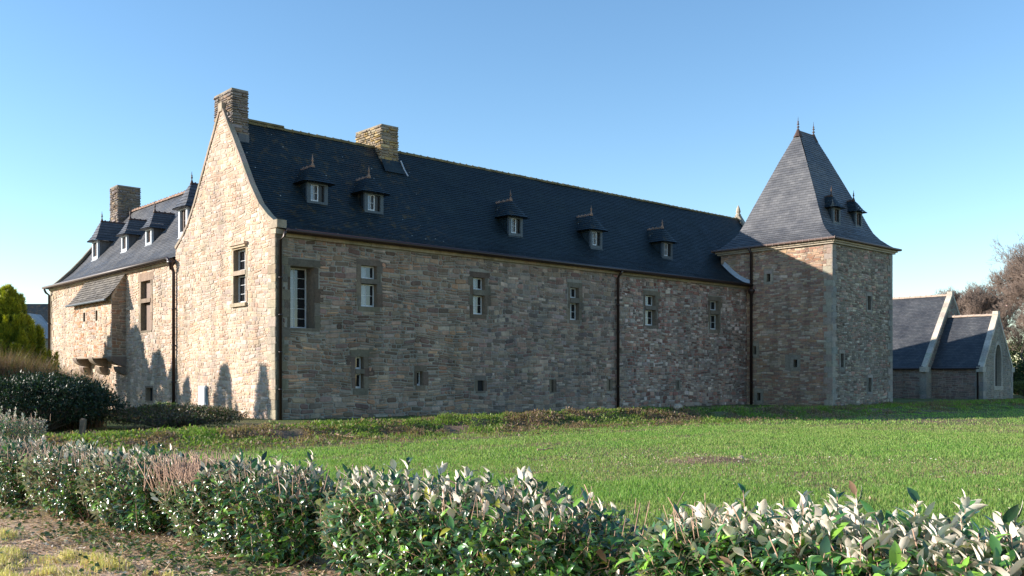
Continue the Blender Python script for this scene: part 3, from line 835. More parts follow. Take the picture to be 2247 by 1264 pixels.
# --- corbelled latrine turret on the wing
TP = 0.74
mb = MB()
TF = Fr((0.1 - TP, 0, 0), (0, 1, 0), (-1, 0, 0))
TS = Fr((0.1 - TP, TU0, 0), (1, 0, 0), (0, -1, 0))
TS2 = Fr((0.1 - TP, TU1, 0), (1, 0, 0), (0, 1, 0))
slits = [TF.rect(182.5, 686, 187, 706), TF.rect(209.5, 681, 214, 704)]
slab(mb, TF, TU0, TU1, 2.78, 5.95, [(*l, 0.25) for l in slits], MORTAR_L, side=(0.3, 0.24, 0.18))
P_TU = P_GAB + [(0.50, 0.30, 0.19), (0.46, 0.25, 0.15)]
masonry(mb, TF, 2.82, 5.85, lambda z: (TU0 + .01, TU1 - .01), [surround_blocks(slits[:1], .06, .06, .05, .05), surround_blocks(slits[1:], .06, .06, .05, .05)], lambda a, z: (0.12, 0.2, 0.2, 0.5, P_TU, 0.022, 0.02))
for F_ in (TS, TS2):
    slab(mb, F_, 0, TP, 2.78, 5.95, [], MORTAR_L)
    F_.add(mb, [(0, 5.95, 0), (TP, 5.95, 0), (TP, 7.25, 0)], [(0, 1, 2)], MORTAR_L)
    masonry(mb, F_, 2.82, 6.9, lambda z: (0.0 if z < 5.9 else (z - 5.8) / 1.3 * TP, TP - .01), [], lambda a, z: (0.13, 0.22, 0.2, 0.42, [(0.33, 0.24, 0.18), (0.30, 0.24, 0.19), (0.36, 0.22, 0.15), (0.28, 0.22, 0.18)], 0.024, 0.02))
quad(mb, [(0.1 - TP, TU0, 2.78), (0.1, TU0, 2.78), (0.1, TU1, 2.78), (0.1 - TP, TU1, 2.78)], (0.2, 0.17, 0.14))
tur = mb.build("latrine_turret", STONE, manor)
for l in slits:
    g = MB(); TF.add(g, [(l[0], l[2], -.24), (l[1], l[2], -.24), (l[1], l[3], -.24), (l[0], l[3], -.24)], [(0, 1, 2, 3)], (0, 0, 0)); g.build("opening", DARK, tur)
mb = MB()
tprof = [(-0.34, 5.72), (-0.1, 5.95), (0.25, 6.42), (TP + 0.0, 7.22)]
slates(mb, tprof, lambda z: TU0 - 0.12, lambda z: TU1 + 0.12, lambda x, d, z: (0.1 - TP + d, x, z), h=0.17, lift=0.03, seg=0.45, jit=0.012)
tr_ = mb.build("turret_roof", SLATE_O, tur)
mb = MB()
mb.tube([(0.1 - TP - 0.36, TU0 - 0.12, 5.68), (0.1 - TP - 0.36, TU1 + 0.12, 5.68)], 0.06, 8)
mb.build("gutter", GREYWOOD, tur)
for i, (px0, px1) in enumerate(((165, 190), (197, 222), (240, 275))):
    mb = MB()
    tc_ = [TU1 - 0.35, (TU0 + TU1) / 2, TU0 + 0.22][i]
    for k, (pr, zz) in enumerate(((TP + 0.08, 2.80), (TP * 0.62, 2.29), (TP * 0.32, 1.98))):
        hh = 0.50 if k == 0 else 0.44
        n = 8; wdt = 0.31
        prof = [(0, 0)] + [(-pr * math.sin(R(90 * q / n)), -hh + hh * (1 - math.cos(R(90 * q / n))) * 1.0) for q in range(n + 1)]
        prof = [(0, -hh)] + [(-pr * math.sin(R(90) * q / n), -hh * math.cos(R(90) * q / n) * 0.92 - 0.03) for q in range(1, n + 1)] + [(-pr, 0), (0, 0)]
        pts = [(0.1 + x, tc_ - wdt, zz + z) for x, z in prof] + [(0.1 + x, tc_ + wdt, zz + z) for x, z in prof]
        m_ = len(prof)
        c = jitter_col((0.25, 0.20, 0.165), 0.1)
        mb.add(pts, [tuple(range(m_)), tuple(range(2 * m_ - 1, m_ - 1, -1))] + [(q, q + m_, (q + 1) % m_ + m_, (q + 1) % m_) for q in range(m_)], c)
        if k == 1 and i != 1: pass
        if k == 1: break
    mb.build("corbel", STONE, tur)
# corbel table beam
mb = MB(); mb.box((0.1 - TP - 0.03, TU0 - .02, 2.74), (0.1, TU1 + .02, 2.80), (0.30, 0.24, 0.19), 0.01); mb.build("corbel_beam", STONE, tur)

# --- roofs
mb = MB()
slates(mb, main_prof, lambda z: 0.19, lambda z: ML - 0.28, lambda x, d, z: (x, d, z), h=.135)
slates(mb, main_prof, lambda z: 0.34, lambda z: ML - 0.28, lambda x, d, z: (x, GW - d, z), seg=6)
roof = mb.build("roof", SLATE, manor)
mb = MB(); ridge_tiles(mb, (0.8, GW / 2, RZ - .02), (ML - .3, GW / 2, RZ - .02), 0.11, 0.42, 0.012)
mb.box((0.85, GW / 2 - 0.1, RZ + 0.08), (2.9, GW / 2 + 0.1, RZ + 0.15), (0.5,) * 3, 0.02)
mb.build("ridge_tiles", LICHEN_TILE, roof)
mb = MB()
slates(mb, wing_prof, lambda z: GW - max(0.0, prof_d(main_prof, z)) if z > 7.5 else GW + 0.1, lambda z: WE - 0.26, lambda x, d, z: (0.1 + d, x, z))
slates(mb, wing_prof, lambda z: GW - max(0.0, prof_d(main_prof, z)) if z > 7.5 else GW + 0.1, lambda z: WE - 0.26, lambda x, d, z: (2 * WD - d, x, z), seg=6)
wroof = mb.build("wing_roof", SLATE_W, manor)
mb = MB(); ridge_tiles(mb, (0.05 + WD, 6.0, WZ - .02), (0.05 + WD, WE - 1.4, WZ - .02), 0.12, 0.42, 0.04)
mb.build("ridge_tiles", TILE, wroof)

# --- eaves: stone cornice, fascia, gutters, downpipes
mb = MB()
x = 0.3
while x < 32.1:
    w = min(random.uniform(0.7, 1.4), 32.15 - x)
    FAC.box(mb, x, x + w - 0.008, 7.20 + random.uniform(-.008, .008), 7.34, -0.02, 0.13 + random.uniform(-.008, .008), jitter_col((0.33, 0.27, 0.19), 0.15)); x += w
mb.build("cornice", STONE, manor)
mb = MB()
t = GW + 0.15
while t < WE - 0.1:
    w = min(random.uniform(0.7, 1.4), WE - t)
    WG.box(mb, t, t + w - 0.008, 7.06, 7.17, -0.02, 0.12 + random.uniform(-.008, .008), jitter_col((0.42, 0.35, 0.27), 0.12)); t += w
mb.build("cornice", STONE, manor)
mb = MB()
FAC.box(mb, 0.3, 32.15, 7.343, 7.42, -0.02, 0.30)
WG.box(mb, GW + .12, WE + .05, 7.173, 7.25, -0.02, 0.30)
mb.build("fascia", PIPE, manor)
mb = MB()
mb.tube([(0.22, -0.42, 7.42), (32.0, -0.42, 7.40)], 0.085, 10)
g_ = mb.build("gutter", PIPE, manor, smooth=True)
mb = MB(); mb.tube([(-0.33, GW + .2, 7.25), (-0.33, WE + .1, 7.25)], 0.075, 10); mb.build("gutter", simple("weathered_gutter", (0.11, 0.085, 0.075), 0.5), manor, smooth=True)
def downpipe(parent, pts, r=0.062, hopper=None, m=PIPE):
    mb = MB(); mb.tube(pts, r, 10)
    p = pts[-1]; q = pts[-2]
    n = int(abs(q[2] - p[2]) / 1.8)
    for i in range(1, n + 1):
        z = q[2] + (p[2] - q[2]) * i / (n + 1)
        mb.tube([(p[0], p[1], z - .03), (p[0], p[1], z + .03)], r * 1.35, 10)
    if hopper:
        mb.lathe(hopper, [(r, -0.3), (r * 1.3, -.15), (r * 2.6, 0), (r * 2.8, 0.12), (r * 2.6, .12)], 8)
    return mb.build("downpipe", m, parent, smooth=True)
s1 = FAC.hit(601.5, 700)[0]
downpipe(manor, [(0.2, -0.42, 7.38), (0.2, -0.3, 7.2), (0.14, -0.12, 7.05), (0.14, -0.12, -0.2)], 0.06)
s2 = FAC.hit(1352, 750)[0]
downpipe(manor, [(s2, -0.42, 7.36), (s2, -0.3, 7.2), (s2, -0.14, 7.0), (s2, -0.14, -0.2)], 0.075)
tP = GAB.hit(386.5, 700)[0]
downpipe(manor, [(-0.33, tP + .25, 7.25), (-0.33, tP, 7.15), (-0.2, tP, 6.8), (-0.12, tP, 6.6), (-0.12, tP, -0.2)], 0.075, hopper=(-0.24, tP, 7.0))
downpipe(manor, [(-0.33, WE - .1, 7.2), (-0.2, WE - .1, 6.95), (-0.02, WE - .12, 6.8), (-0.02, WE - .12, -0.2)], 0.065)

# --- chimneys
P_CH = [(0.36, 0.29, 0.20), (0.30, 0.26, 0.20), (0.40, 0.29, 0.17), (0.26, 0.23, 0.19), (0.38, 0.33, 0.26)]
P_CH = [(c[0] * .70, c[1] * .72, c[2] * .92) for c in P_CH]
P_CHO = [(0.36, 0.25, 0.11), (0.32, 0.27, 0.20), (0.36, 0.28, 0.17), (0.28, 0.24, 0.19), (0.46, 0.36, 0.2), (0.25, 0.21, 0.16)]
def chimney(parent, s0, s1, t0, t1, z0, z1, pal, label=None, cap=True):
    mb = MB()
    fs = [Fr((s0, t0, 0), (1, 0, 0), (0, -1, 0)), Fr((s0, t1, 0), (1, 0, 0), (0, 1, 0)), Fr((s0, t0, 0), (0, 1, 0), (-1, 0, 0)), Fr((s1, t0, 0), (0, 1, 0), (1, 0, 0))]
    for i, F_ in enumerate(fs):
        w = (s1 - s0) if i < 2 else (t1 - t0)
        slab(mb, F_, 0, w, z0, z1, [], (0.24, 0.21, 0.17))
        masonry(mb, F_, z0, z1, lambda z: (-0.02, w + 0.02), [], lambda a, z: (0.08, 0.2, 0.14, 0.5, pal, 0.035, 0.05), 0.0)
    mb.box((s0 - .02, t0 - .02, z1 - .004), (s1 + .02, t1 + .02, z1 + 0.07), (0.30, 0.27, 0.23), 0.01)
    mb.box((s0 + .25 * (s1 - s0), t0 + .2, z1 + .06), (s1 - .25 * (s1 - s0), t1 - .2, z1 + 0.09), (0.02, 0.02, 0.02))
    o = mb.build("chimney", STONE, parent)
    if label: o['label'] = label
    return o
chimney(manor, 0.12, 0.84, 4.06, 5.70, 11.0, 13.86, P_CH)
ch2 = chimney(manor, 7.77, 8.72, 4.2, 6.4, 11.2, 13.78, P_CHO, label="chimney in the middle of the roof, crusted with orange lichen")
mb = MB()   # slate skirt of the middle chimney
for (dx0, dz) in ((0, 0),):
    a0_, a1_ = 7.70, 8.79
    pts = [(a0_, 4.12, 12.16), (a1_, 4.12, 12.16), (a1_ + .12, 3.72, 11.50), (a0_ - .02, 3.72, 11.50), (a0_, 4.5, 12.3), (a1_, 4.5, 12.3)]
    mb.add(pts, [(0, 3, 2, 1), (0, 1, 5, 4)])
mb.build("flashing", SLATE, ch2)
mb = MB(); mb.tube([(8.8, 4.06, 12.2), (8.86, 3.85, 11.75), (8.94, 3.66, 11.42)], 0.035, 6); mb.build("flashing_edge", LEAD, ch2)
chimney(manor, 3.67, 5.08, 27.66, 29.0, 10.6, 13.88, P_CH)
mb = MB(); mb.box((0.36, 3.95, 11.55), (0.86, 4.06, 12.05), (0.5,) * 3, 0.02); mb.build("flashing", SLATE_T, manor)

# --- dormers of the long roof
def cast_roof(px, py, prof, mp_fr):
    """meet the line of sight of a photo point with the roof profile; returns (along, inward, z)"""
    best = None
    for q in np.linspace(0.0, prof[-1][0] - 0.3, 400):
        z = prof_z(prof, q)
        F_ = mp_fr(q); a, zz = F_.hit(px, py)
        e = abs(zz - z)
        if best is None or e < best[0]: best = (e, a, q, z)
    return best[1:]
fr_main = lambda q: Fr((0, q, 0), (1, 0, 0), (0, -1, 0))
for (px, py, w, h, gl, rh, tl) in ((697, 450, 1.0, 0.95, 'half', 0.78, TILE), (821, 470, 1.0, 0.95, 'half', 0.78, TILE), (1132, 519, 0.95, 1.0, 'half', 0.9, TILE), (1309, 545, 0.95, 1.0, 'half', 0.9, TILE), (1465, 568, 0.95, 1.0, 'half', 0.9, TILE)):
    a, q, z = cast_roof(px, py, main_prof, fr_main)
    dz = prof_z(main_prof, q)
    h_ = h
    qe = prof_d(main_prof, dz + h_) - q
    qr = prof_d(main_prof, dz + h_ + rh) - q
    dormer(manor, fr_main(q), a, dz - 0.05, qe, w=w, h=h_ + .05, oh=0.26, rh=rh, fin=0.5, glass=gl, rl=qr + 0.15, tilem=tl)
fr_wing = lambda q: Fr((0.1 + q, 0, 0), (0, 1, 0), (-1, 0, 0))
for (px, py, w, h, rh) in ((208, 570, 1.0, 1.15, 1.25), (272, 552, 0.85, 0.95, 0.95), (325.5, 538, 0.85, 0.9, 0.95), (401, 519, 1.1, 1.45, 1.3)):
    a, q, z = cast_roof(px, py, wing_prof, fr_wing)
    dz = prof_z(wing_prof, q)
    qr = prof_d(wing_prof, min(dz + h + rh, WZ - 0.05)) - q
    dormer(manor, fr_wing(q), a, dz - 0.05, qr, w=w, h=h + .05, oh=0.26, rh=rh, fin=0.6, glass=None, rl=qr + .1, tilem=IRON, roofmat=SLATE_W, wall=LEAD)

# ================================================================== TOWER
TW0, TW1, TT0, TT1, TZ = 32.0, 39.33, -5.72, 1.9, 9.42
cx_, cy_ = (TW0 + TW1) / 2, (TT0 + TT1) / 2
wx, wy = to_world(cx_, cy_)
tower = empty("square_tower", "square stone tower with a steep flared slate roof at the manor's right end", "tower", (A[0], A[1], 0), ANG)
TWF = Fr((TW0, 0, 0), (0, 1, 0), (-1, 0, 0))
TSF = Fr((0, TT0, 0), (1, 0, 0), (0, -1, 0))
tw = {1: TWF.rect(1682.5, 601, 1690.5, 618), 2: TWF.rect(1653, 760, 1659.5, 778), 3: TWF.rect(1741, 789, 1749.5, 806), 4: TWF.rect(1661, 862, 1669, 879)}
ts = {1: TSF.rect(1903.5, 650, 1911, 680), 2: TSF.rect(1844.5, 776, 1851, 806), 3: TSF.rect(1905, 829, 1912, 860)}
mb = MB()
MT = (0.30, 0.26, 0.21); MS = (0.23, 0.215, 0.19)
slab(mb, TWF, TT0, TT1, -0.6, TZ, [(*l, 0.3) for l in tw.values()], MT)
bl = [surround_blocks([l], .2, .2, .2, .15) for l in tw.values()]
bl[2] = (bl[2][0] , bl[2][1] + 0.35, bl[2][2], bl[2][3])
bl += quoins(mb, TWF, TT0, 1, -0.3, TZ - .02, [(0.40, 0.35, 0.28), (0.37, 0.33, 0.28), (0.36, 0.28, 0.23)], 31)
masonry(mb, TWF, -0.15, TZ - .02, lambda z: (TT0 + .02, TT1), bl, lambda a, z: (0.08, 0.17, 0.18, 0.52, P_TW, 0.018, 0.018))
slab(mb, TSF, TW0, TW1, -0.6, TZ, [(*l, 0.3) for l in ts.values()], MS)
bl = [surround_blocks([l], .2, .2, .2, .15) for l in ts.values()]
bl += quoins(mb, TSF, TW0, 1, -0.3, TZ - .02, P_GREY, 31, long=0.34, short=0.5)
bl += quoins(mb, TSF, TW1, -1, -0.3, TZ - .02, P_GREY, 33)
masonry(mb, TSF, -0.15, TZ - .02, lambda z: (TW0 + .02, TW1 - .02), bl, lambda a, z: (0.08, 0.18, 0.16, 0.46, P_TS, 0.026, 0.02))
for (O_, ax_, nn_, L_) in (((TW1, TT0, 0), (0, 1, 0), (1, 0, 0), TT1 - TT0), ((TW0, TT1, 0), (1, 0, 0), (0, 1, 0), TW1 - TW0)):
    F_ = Fr(O_, ax_, nn_); slab(mb, F_, 0, L_, -0.6, TZ, [], MS)
    masonry(mb, F_, -0.15, TZ, lambda z: (0.02, L_ - .02), [], lambda a, z: (0.12, 0.24, 0.25, 0.6, P_TS, 0.03, 0.02))
mb.build("wall", STONE, tower)
P_TD = [(0.36, 0.32, 0.26), (0.33, 0.29, 0.24)]
for k, l in tw.items(): window(tower, TWF, [l], 0.3, pal=P_TD, kind='slit', left=0.2, right=0.55 if k == 3 else 0.22, top=0.2, bot=0.15, seed=40 + k)
for k, l in ts.items(): window(tower, TSF, [l], 0.3, pal=P_GREY, kind='slit', left=0.16, right=0.18, top=0.2, bot=0.15, seed=50 + k)
# cornice and gutter
mb = MB()
mb.box((TW0 - .16, TT0 - .16, TZ), (TW1 + .16, TT1 + .16, TZ + 0.10), (0.42, 0.37, 0.30))
mb.box((TW0 - .26, TT0 - .26, TZ + .103), (TW1 + .26, TT1 + .26, TZ + 0.22), (0.44, 0.38, 0.30))
mb.build("cornice", STONE, tower)
mb = MB()
e = 0.40
pp = [(TW0 - e, TT0 - e, TZ + .27), (TW1 + e, TT0 - e, TZ + .27), (TW1 + e, TT1 + e, TZ + .27), (TW0 - e, TT1 + e, TZ + .27)]
for i in range(4): mb.tube([pp[i], pp[(i + 1) % 4]], 0.07, 8)
for i in range(22):
    tt = TT0 - e + (TT1 - TT0 + 2 * e) * i / 21
    mb.box((TW0 - e - .078, tt - .012, TZ + .2), (TW0 - e - .05, tt + .012, TZ + .35))
mb.build("gutter", simple("tower_gutter", (0.13, 0.085, 0.07), 0.5), tower)
# flared pyramid
gtab = [(0, 1.0), (.045, .875), (.095, .77), (.15, .69), (.22, .63), (.43, .47), (.777, .19), (1, 0)]
Z0, Z1 = TZ + 0.22, 17.06
def gz(z):
    f = min(1, max(0, (z - Z0) / (Z1 - Z0)))
    for (f0, g0), (f1, g1) in zip(gtab[:-1], gtab[1:]):
        if f <= f1: return g0 + (g1 - g0) * (f - f0) / (f1 - f0)
    return 0
HX, HXT, HYY = (TW1 - TW0) / 2 + 0.38, 0.92, (TT1 - TT0) / 2 + 0.38
hx = lambda z: HXT + (HX - HXT) * gz(z)
hy = lambda z: 0.03 + (HYY - 0.03) * gz(z)
zs_ = [Z0 + (Z1 - Z0) * f for f, g in gtab]
mb = MB()
slates(mb, [(HX - hx(z), z) for z in zs_], lambda z: -hy(z), lambda z: hy(z), lambda x, d, z: (cx_ - HX + d, cy_ + x, z), h=0.17, lift=0.02, seg=0.5, jit=0.006)
slates(mb, [(HX - hx(z), z) for z in zs_], lambda z: -hy(z), lambda z: hy(z), lambda x, d, z: (cx_ + HX - d, cy_ + x, z), h=0.17, u0=20)
slates(mb, [(HYY - hy(z), z) for z in zs_], lambda z: -hx(z), lambda z: hx(z), lambda x, d, z: (cx_ + x, cy_ - HYY + d, z), h=0.17, lift=0.02, seg=0.5, u0=40, jit=0.006)
slates(mb, [(HYY - hy(z), z) for z in zs_], lambda z: -hx(z), lambda z: hx(z), lambda x, d, z: (cx_ + x, cy_ + HYY - d, z), h=0.17, u0=60)
troof = mb.build("roof", SLATE_T, tower)
mb = MB()
mb.tube([(cx_ - HXT, cy_, Z1 + .02), (cx_ + HXT, cy_, Z1 + .02)], 0.07, 8)
for sx in (-1, 1):
    mb.lathe((cx_ + sx * HXT, cy_, Z1 - 0.35), [(0.30, 0.0), (0.16, 0.28), (0.07, 0.5)], 8)
mb.build("ridge_cap", IRON, troof)
for sx in (-1, 1):
    mb = MB()
    mb.lathe((cx_ + sx * HXT, cy_, Z1 + 0.1), [(0.05, 0), (0.03, 0.12), (0.10, 0.18), (0.03, 0.24), (0.025, 0.3), (0.09, 0.36), (0.025, .42), (0.06, .5), (0.02, .56), (0.004, 0.85)], 8)
    mb.build("finial", IRON, tower, smooth=True)
fr_t = lambda q: Fr((0, cy_ - HYY + q, 0), (1, 0, 0), (0, -1, 0))
tprof_ = [(HYY - hy(z), z) for z in zs_]
for (px, py) in ((1836.5, 494), (1885, 502)):
    a, q, z = cast_roof(px, py, tprof_, fr_t)
    dz = prof_z(tprof_, q)
    qr = prof_d(tprof_, dz + 1.05 + 0.75) - q
    dormer(tower, fr_t(q), a, dz - 0.05, qr, w=0.85, h=1.1, oh=0.24, rh=0.75, fin=0.62, glass=None, rl=qr + .1, roofmat=SLATE, wall=GREYWOOD, tilem=IRON)
# junction: lead flashing where the long roof runs into the tower, corner downpipe
mb = MB()
pts = []
for (d, z) in main_prof:
    if d < 2.2: pts.append((TW0 - 0.06, d, z + 0.06))
for p, q in zip(pts[:-1], pts[1:]):
    mb.add([(p[0], p[1] - .0, p[2]), (q[0], q[1], q[2]), (q[0] , q[1] - .12, q[2] + .2), (p[0], p[1] - .12, p[2] + .2), (p[0] - .2, p[1], p[2] + .02), (q[0] - .2, q[1], q[2] + .02)], [(0, 1, 2, 3), (0, 4, 5, 1)])
mb.build("lead_flashing", LEAD, tower)
sj = TWF.hit(1634, 700)[0]
downpipe(tower, [(TW0 - .40, -0.42, TZ + .25), (TW0 - .14, -0.42, TZ - 0.1), (TW0 - .14, -0.42, -0.2)], 0.085, hopper=(TW0 - .14, -0.42, 7.0))

# ================================================================== CHAPEL
D = np.array([35.84, 70.9]); DS, DT = to_st(*D)
chapel = empty("stone_chapel", "low stone chapel with two stepped slate roofs and a pointed arch window", "chapel", (D[0], D[1], 0), ANG)
CN, CW = 3.9, 5.9        # choir length, choir width
CE = 2.5
def Pc(s, t, z): return (s, t, z)
cW = Fr((0, 0, 0), (0, 1, 0), (-1, 0, 0))       # choir long side
cS = Fr((0, 0, 0), (1, 0, 0), (0, -1, 0))       # choir gable
nW = Fr((-1.0, 0, 0), (0, 1, 0), (-1, 0, 0))
nS = Fr((-1.0, CN, 0), (1, 0, 0), (0, -1, 0))
P_CP = [(0.25, 0.17, 0.15), (0.22, 0.155, 0.135), (0.28, 0.20, 0.17), (0.20, 0.15, 0.135), (0.26, 0.22, 0.20)]
P_CG = [(0.25, 0.24, 0.215), (0.28, 0.26, 0.225), (0.22, 0.21, 0.19), (0.27, 0.23, 0.19)]
mb = MB()
slab(mb, cW, 0, CN, -0.5, CE, [], (0.32, 0.28, 0.25))
masonry(mb, cW, -.1, CE, lambda z: (0.55, CN), [], lambda a, z: (0.13, 0.24, 0.25, 0.7, P_CP, 0.035, 0.02))
quoins(mb, cW, 0, 1, -.3, CE, P_GREY, 61, long=0.6, short=0.45)
slab(mb, nW, CN, 24, -0.5, CE, [(13.2, 14.1, 0.0, 1.5, .2)], (0.30, 0.27, 0.24))
masonry(mb, nW, -.1, CE, lambda z: (CN + .5, 24), [(13.0, 14.3, -.2, 1.7)], lambda a, z: (0.13, 0.24, 0.25, 0.7, P_CP, 0.035, 0.02))
quoins(mb, nW, CN, 1, -.3, CE, P_GREY, 63, long=0.6, short=0.45)
# choir gable with pointed opening
apex = 6.75; hw_ = CW / 2
wcx, ww, wz0, wzs, wzt = hw_, 0.62, 1.05, 3.1, 4.3
arch = [(wcx - ww, wz0), (wcx - ww, wzs)] 
for i in range(1, 8):
    f = i / 8; arch.append((wcx - ww * (1 - f ** 1.5) , wzs + (wzt - wzs) * math.sin(f * math.pi / 2) ** 0.9))
arch.append((wcx, wzt))
for i in range(7, 0, -1):
    f = i / 8; arch.append((wcx + ww * (1 - f ** 1.5), wzs + (wzt - wzs) * math.sin(f * math.pi / 2) ** 0.9))
arch += [(wcx + ww, wzs), (wcx + ww, wz0)]
# two halves of gable around the opening
left = [(0, -0.5), (wcx, -0.5), (wcx, wz0)] + arch[:1] + arch[1:9] + [(wcx, wzt)][:0] + [(wcx, apex), (0, CE)]
right = [(CW, CE), (wcx, apex)] + arch[8:] + [(wcx, wz0), (wcx, -0.5), (CW, -0.5)]
cS.add(mb, [(a, z, 0) for a, z in left], [tuple(range(len(left)))], (0.29, 0.27, 0.24))
cS.add(mb, [(a, z, 0) for a, z in right], [tuple(range(len(right)))], (0.29, 0.27, 0.24))
for (p, q) in zip(arch, arch[1:] + arch[:1]):
    cS.add(mb, [(p[0], p[1], 0), (p[0], p[1], -.4), (q[0], q[1], -.4), (q[0], q[1], 0)], [(0, 1, 2, 3)], (0.34, 0.32, 0.28))
rk = lambda z: 0.0 if z < CE else (z - CE) / (apex - CE) * hw_
masonry(mb, cS, -.1, apex - .3, lambda z: (0.5 if z < CE else rk(z) + .25, CW - (0.5 if z < CE else rk(z) + .25)), [(wcx - ww - .28, wcx + ww + .28, wz0 - .3, wzs + .5), (wcx - .6, wcx + .6, wzs, wzt + .3)], lambda a, z: (0.12, 0.2, 0.2, 0.5, P_CG, 0.03, 0.018))
quoins(mb, cS, 0, 1, -.3, CE, P_GREY, 61, long=0.45, short=0.6)
quoins(mb, cS, CW, -1, -.3, CE, P_GREY, 64)
# nave gable above the choir roof
NW_, NA = 9.8, 8.65
slab(mb, nS, 0, NW_, -0.5, CE, [], (0.29, 0.27, 0.24))
nS.add(mb, [(0, CE, 0), (NW_, CE, 0), (NW_ / 2, NA, 0)], [(0, 1, 2)], (0.29, 0.27, 0.24))
masonry(mb, nS, CE, NA - .3, lambda z: ((z - CE) / (NA - CE) * NW_ / 2 + .25, NW_ - (z - CE) / (NA - CE) * NW_ / 2 - .25), [], lambda a, z: (0.13, 0.22, 0.2, 0.5, P_CP + P_CG, 0.03, 0.018))
masonry(mb, nS, -.1, CE, lambda z: (0.5, 1.0), [], lambda a, z: (0.3, 0.4, 0.5, 0.5, P_GREY, 0.02, 0.02))
quad(mb, [(CW, 0, -.5), (CW, CN, -.5), (CW, CN, CE), (CW, 0, CE)], (0.25, 0.23, 0.2))
quad(mb, [(NW_ - 1, CN, -.5), (NW_ - 1, 24, -.5), (NW_ - 1, 24, CE), (NW_ - 1, CN, CE)], (0.25, 0.23, 0.2))
quad(mb, [(-1, 24, -.5), (NW_ - 1, 24, -.5), (NW_ - 1, 24, CE), (NW_ / 2 - 1, 24, NA - .2), (-1, 24, CE)], (0.25, 0.23, 0.2))
mb.build("wall", STONE, chapel)
# pointed window
mb = MB()
for off, pr in ((0.24, 0.02),):
    cz = 2.4
    for p, q in zip(arch[:-1], arch[1:]):
        def ex(pt, k=off):
            dx = (pt[0] - wcx) / ww
            dz = max(0, (pt[1] - wzs) / (wzt - wzs))
            return (pt[0] + k * (dx if abs(dx) > 0.02 else 0) , pt[1] + k * dz)
        o0, o1 = ex(p), ex(q)
        cS.add(mb, [(p[0], p[1], pr), (q[0], q[1], pr), (o1[0], o1[1], pr), (o0[0], o0[1], pr), (o0[0], o0[1], -.01), (o1[0], o1[1], -.01)], [(0, 1, 2, 3), (3, 2, 5, 4)], jitter_col((0.38, 0.36, 0.32), .08))
cS.box(mb, wcx - ww - .3, wcx + ww + .3, wz0 - .3, wz0, -.1, .05, (0.36, 0.34, 0.30))
cwd = mb.build("window", STONE, chapel)
g = MB(); cS.add(g, [(a, z, -.35) for a, z in arch], [tuple(range(len(arch)))], (0, 0, 0)); g.build("glass_pane", GLASS, cwd)
g = MB(); nW.add(g, [(13.2, 0, -.15), (14.1, 0, -.15), (14.1, 1.5, -.15), (13.2, 1.5, -.15)], [(0, 1, 2, 3)], (0, 0, 0)); g.build("door", DARK, chapel)
mb = MB()
cprof = [(-0.12, CE - .05), (0.4, CE + 0.5), (hw_, apex - .15)]
nprof = [(-0.12, CE - .05), (0.5, CE + .55), (NW_ / 2, NA - .2)]
cR = MB()
slates(cR, cprof, lambda z: .2, lambda z: CN, lambda x, d, z: (d, x, z)); slates(cR, cprof, lambda z: .2, lambda z: CN, lambda x, d, z: (CW - d, x, z), seg=4)
cr = cR.build("choir_roof", SLATE_C, chapel)
mb = MB(); ridge_tiles(mb, (hw_, .3, apex - .14), (hw_, CN - .1, apex - .14), .13, .45, 0.03); mb.build("ridge_tiles", TILE_P if False else simple("new_ridge_clay", (0.42, 0.32, 0.25), .8, noise=.2), cr)
cR = MB()
slates(cR, nprof, lambda z: CN + .25, lambda z: 24, lambda x, d, z: (-1 + d, x, z)); slates(cR, nprof, lambda z: CN + .25, lambda z: 24, lambda x, d, z: (NW_ - 1 - d, x, z), seg=4)
nr_ = cR.build("nave_roof", SLATE_C, chapel)
mb = MB(); ridge_tiles(mb, (NW_ / 2 - 1, CN + .3, NA - .18), (NW_ / 2 - 1, 23.8, NA - .18), .13, .45, 0.03); mb.build("ridge_tiles", bpy.data.materials["new_ridge_clay"], nr_)
for (F_, rkk, wd_) in ((cS, [(-.08, CE - .08), (hw_, apex + .05)], CW), (nS, [(-.08, CE - .08), (NW_ / 2, NA)], NW_)):
    mb = MB(); coping(mb, F_, rkk, wd_, -0.38, 0.05, (0.52, 0.48, 0.42), th=0.2)
    F_.box(mb, wd_ / 2 - .2, wd_ / 2 + .2, rkk[1][1] - .15, rkk[1][1] + .12, -.36, .06, (0.52, 0.48, 0.42))
    F_.box(mb, -.25, .35, CE - .35, CE + .05, -.4, .08, (0.46, 0.43, 0.38), .01)
    F_.box(mb, wd_ - .35, wd_ + .25, CE - .35, CE + .05, -.4, .08, (0.42, 0.40, 0.36), .01)
    mb.build("gable_coping", STONE, chapel)
mb = MB(); mb.tube([(-.2, .2, CE - .08), (-.2, CN - .1, CE - .08)], .07, 8); mb.tube([(-1.2, CN + .4, CE - .08), (-1.2, 24, CE - .08)], .07, 8); mb.build("gutter", PIPE, chapel)
downpipe(chapel, [(-.2, .35, CE - .1), (-.12, .35, CE - .3), (-.1, .35, -.2)], .065)

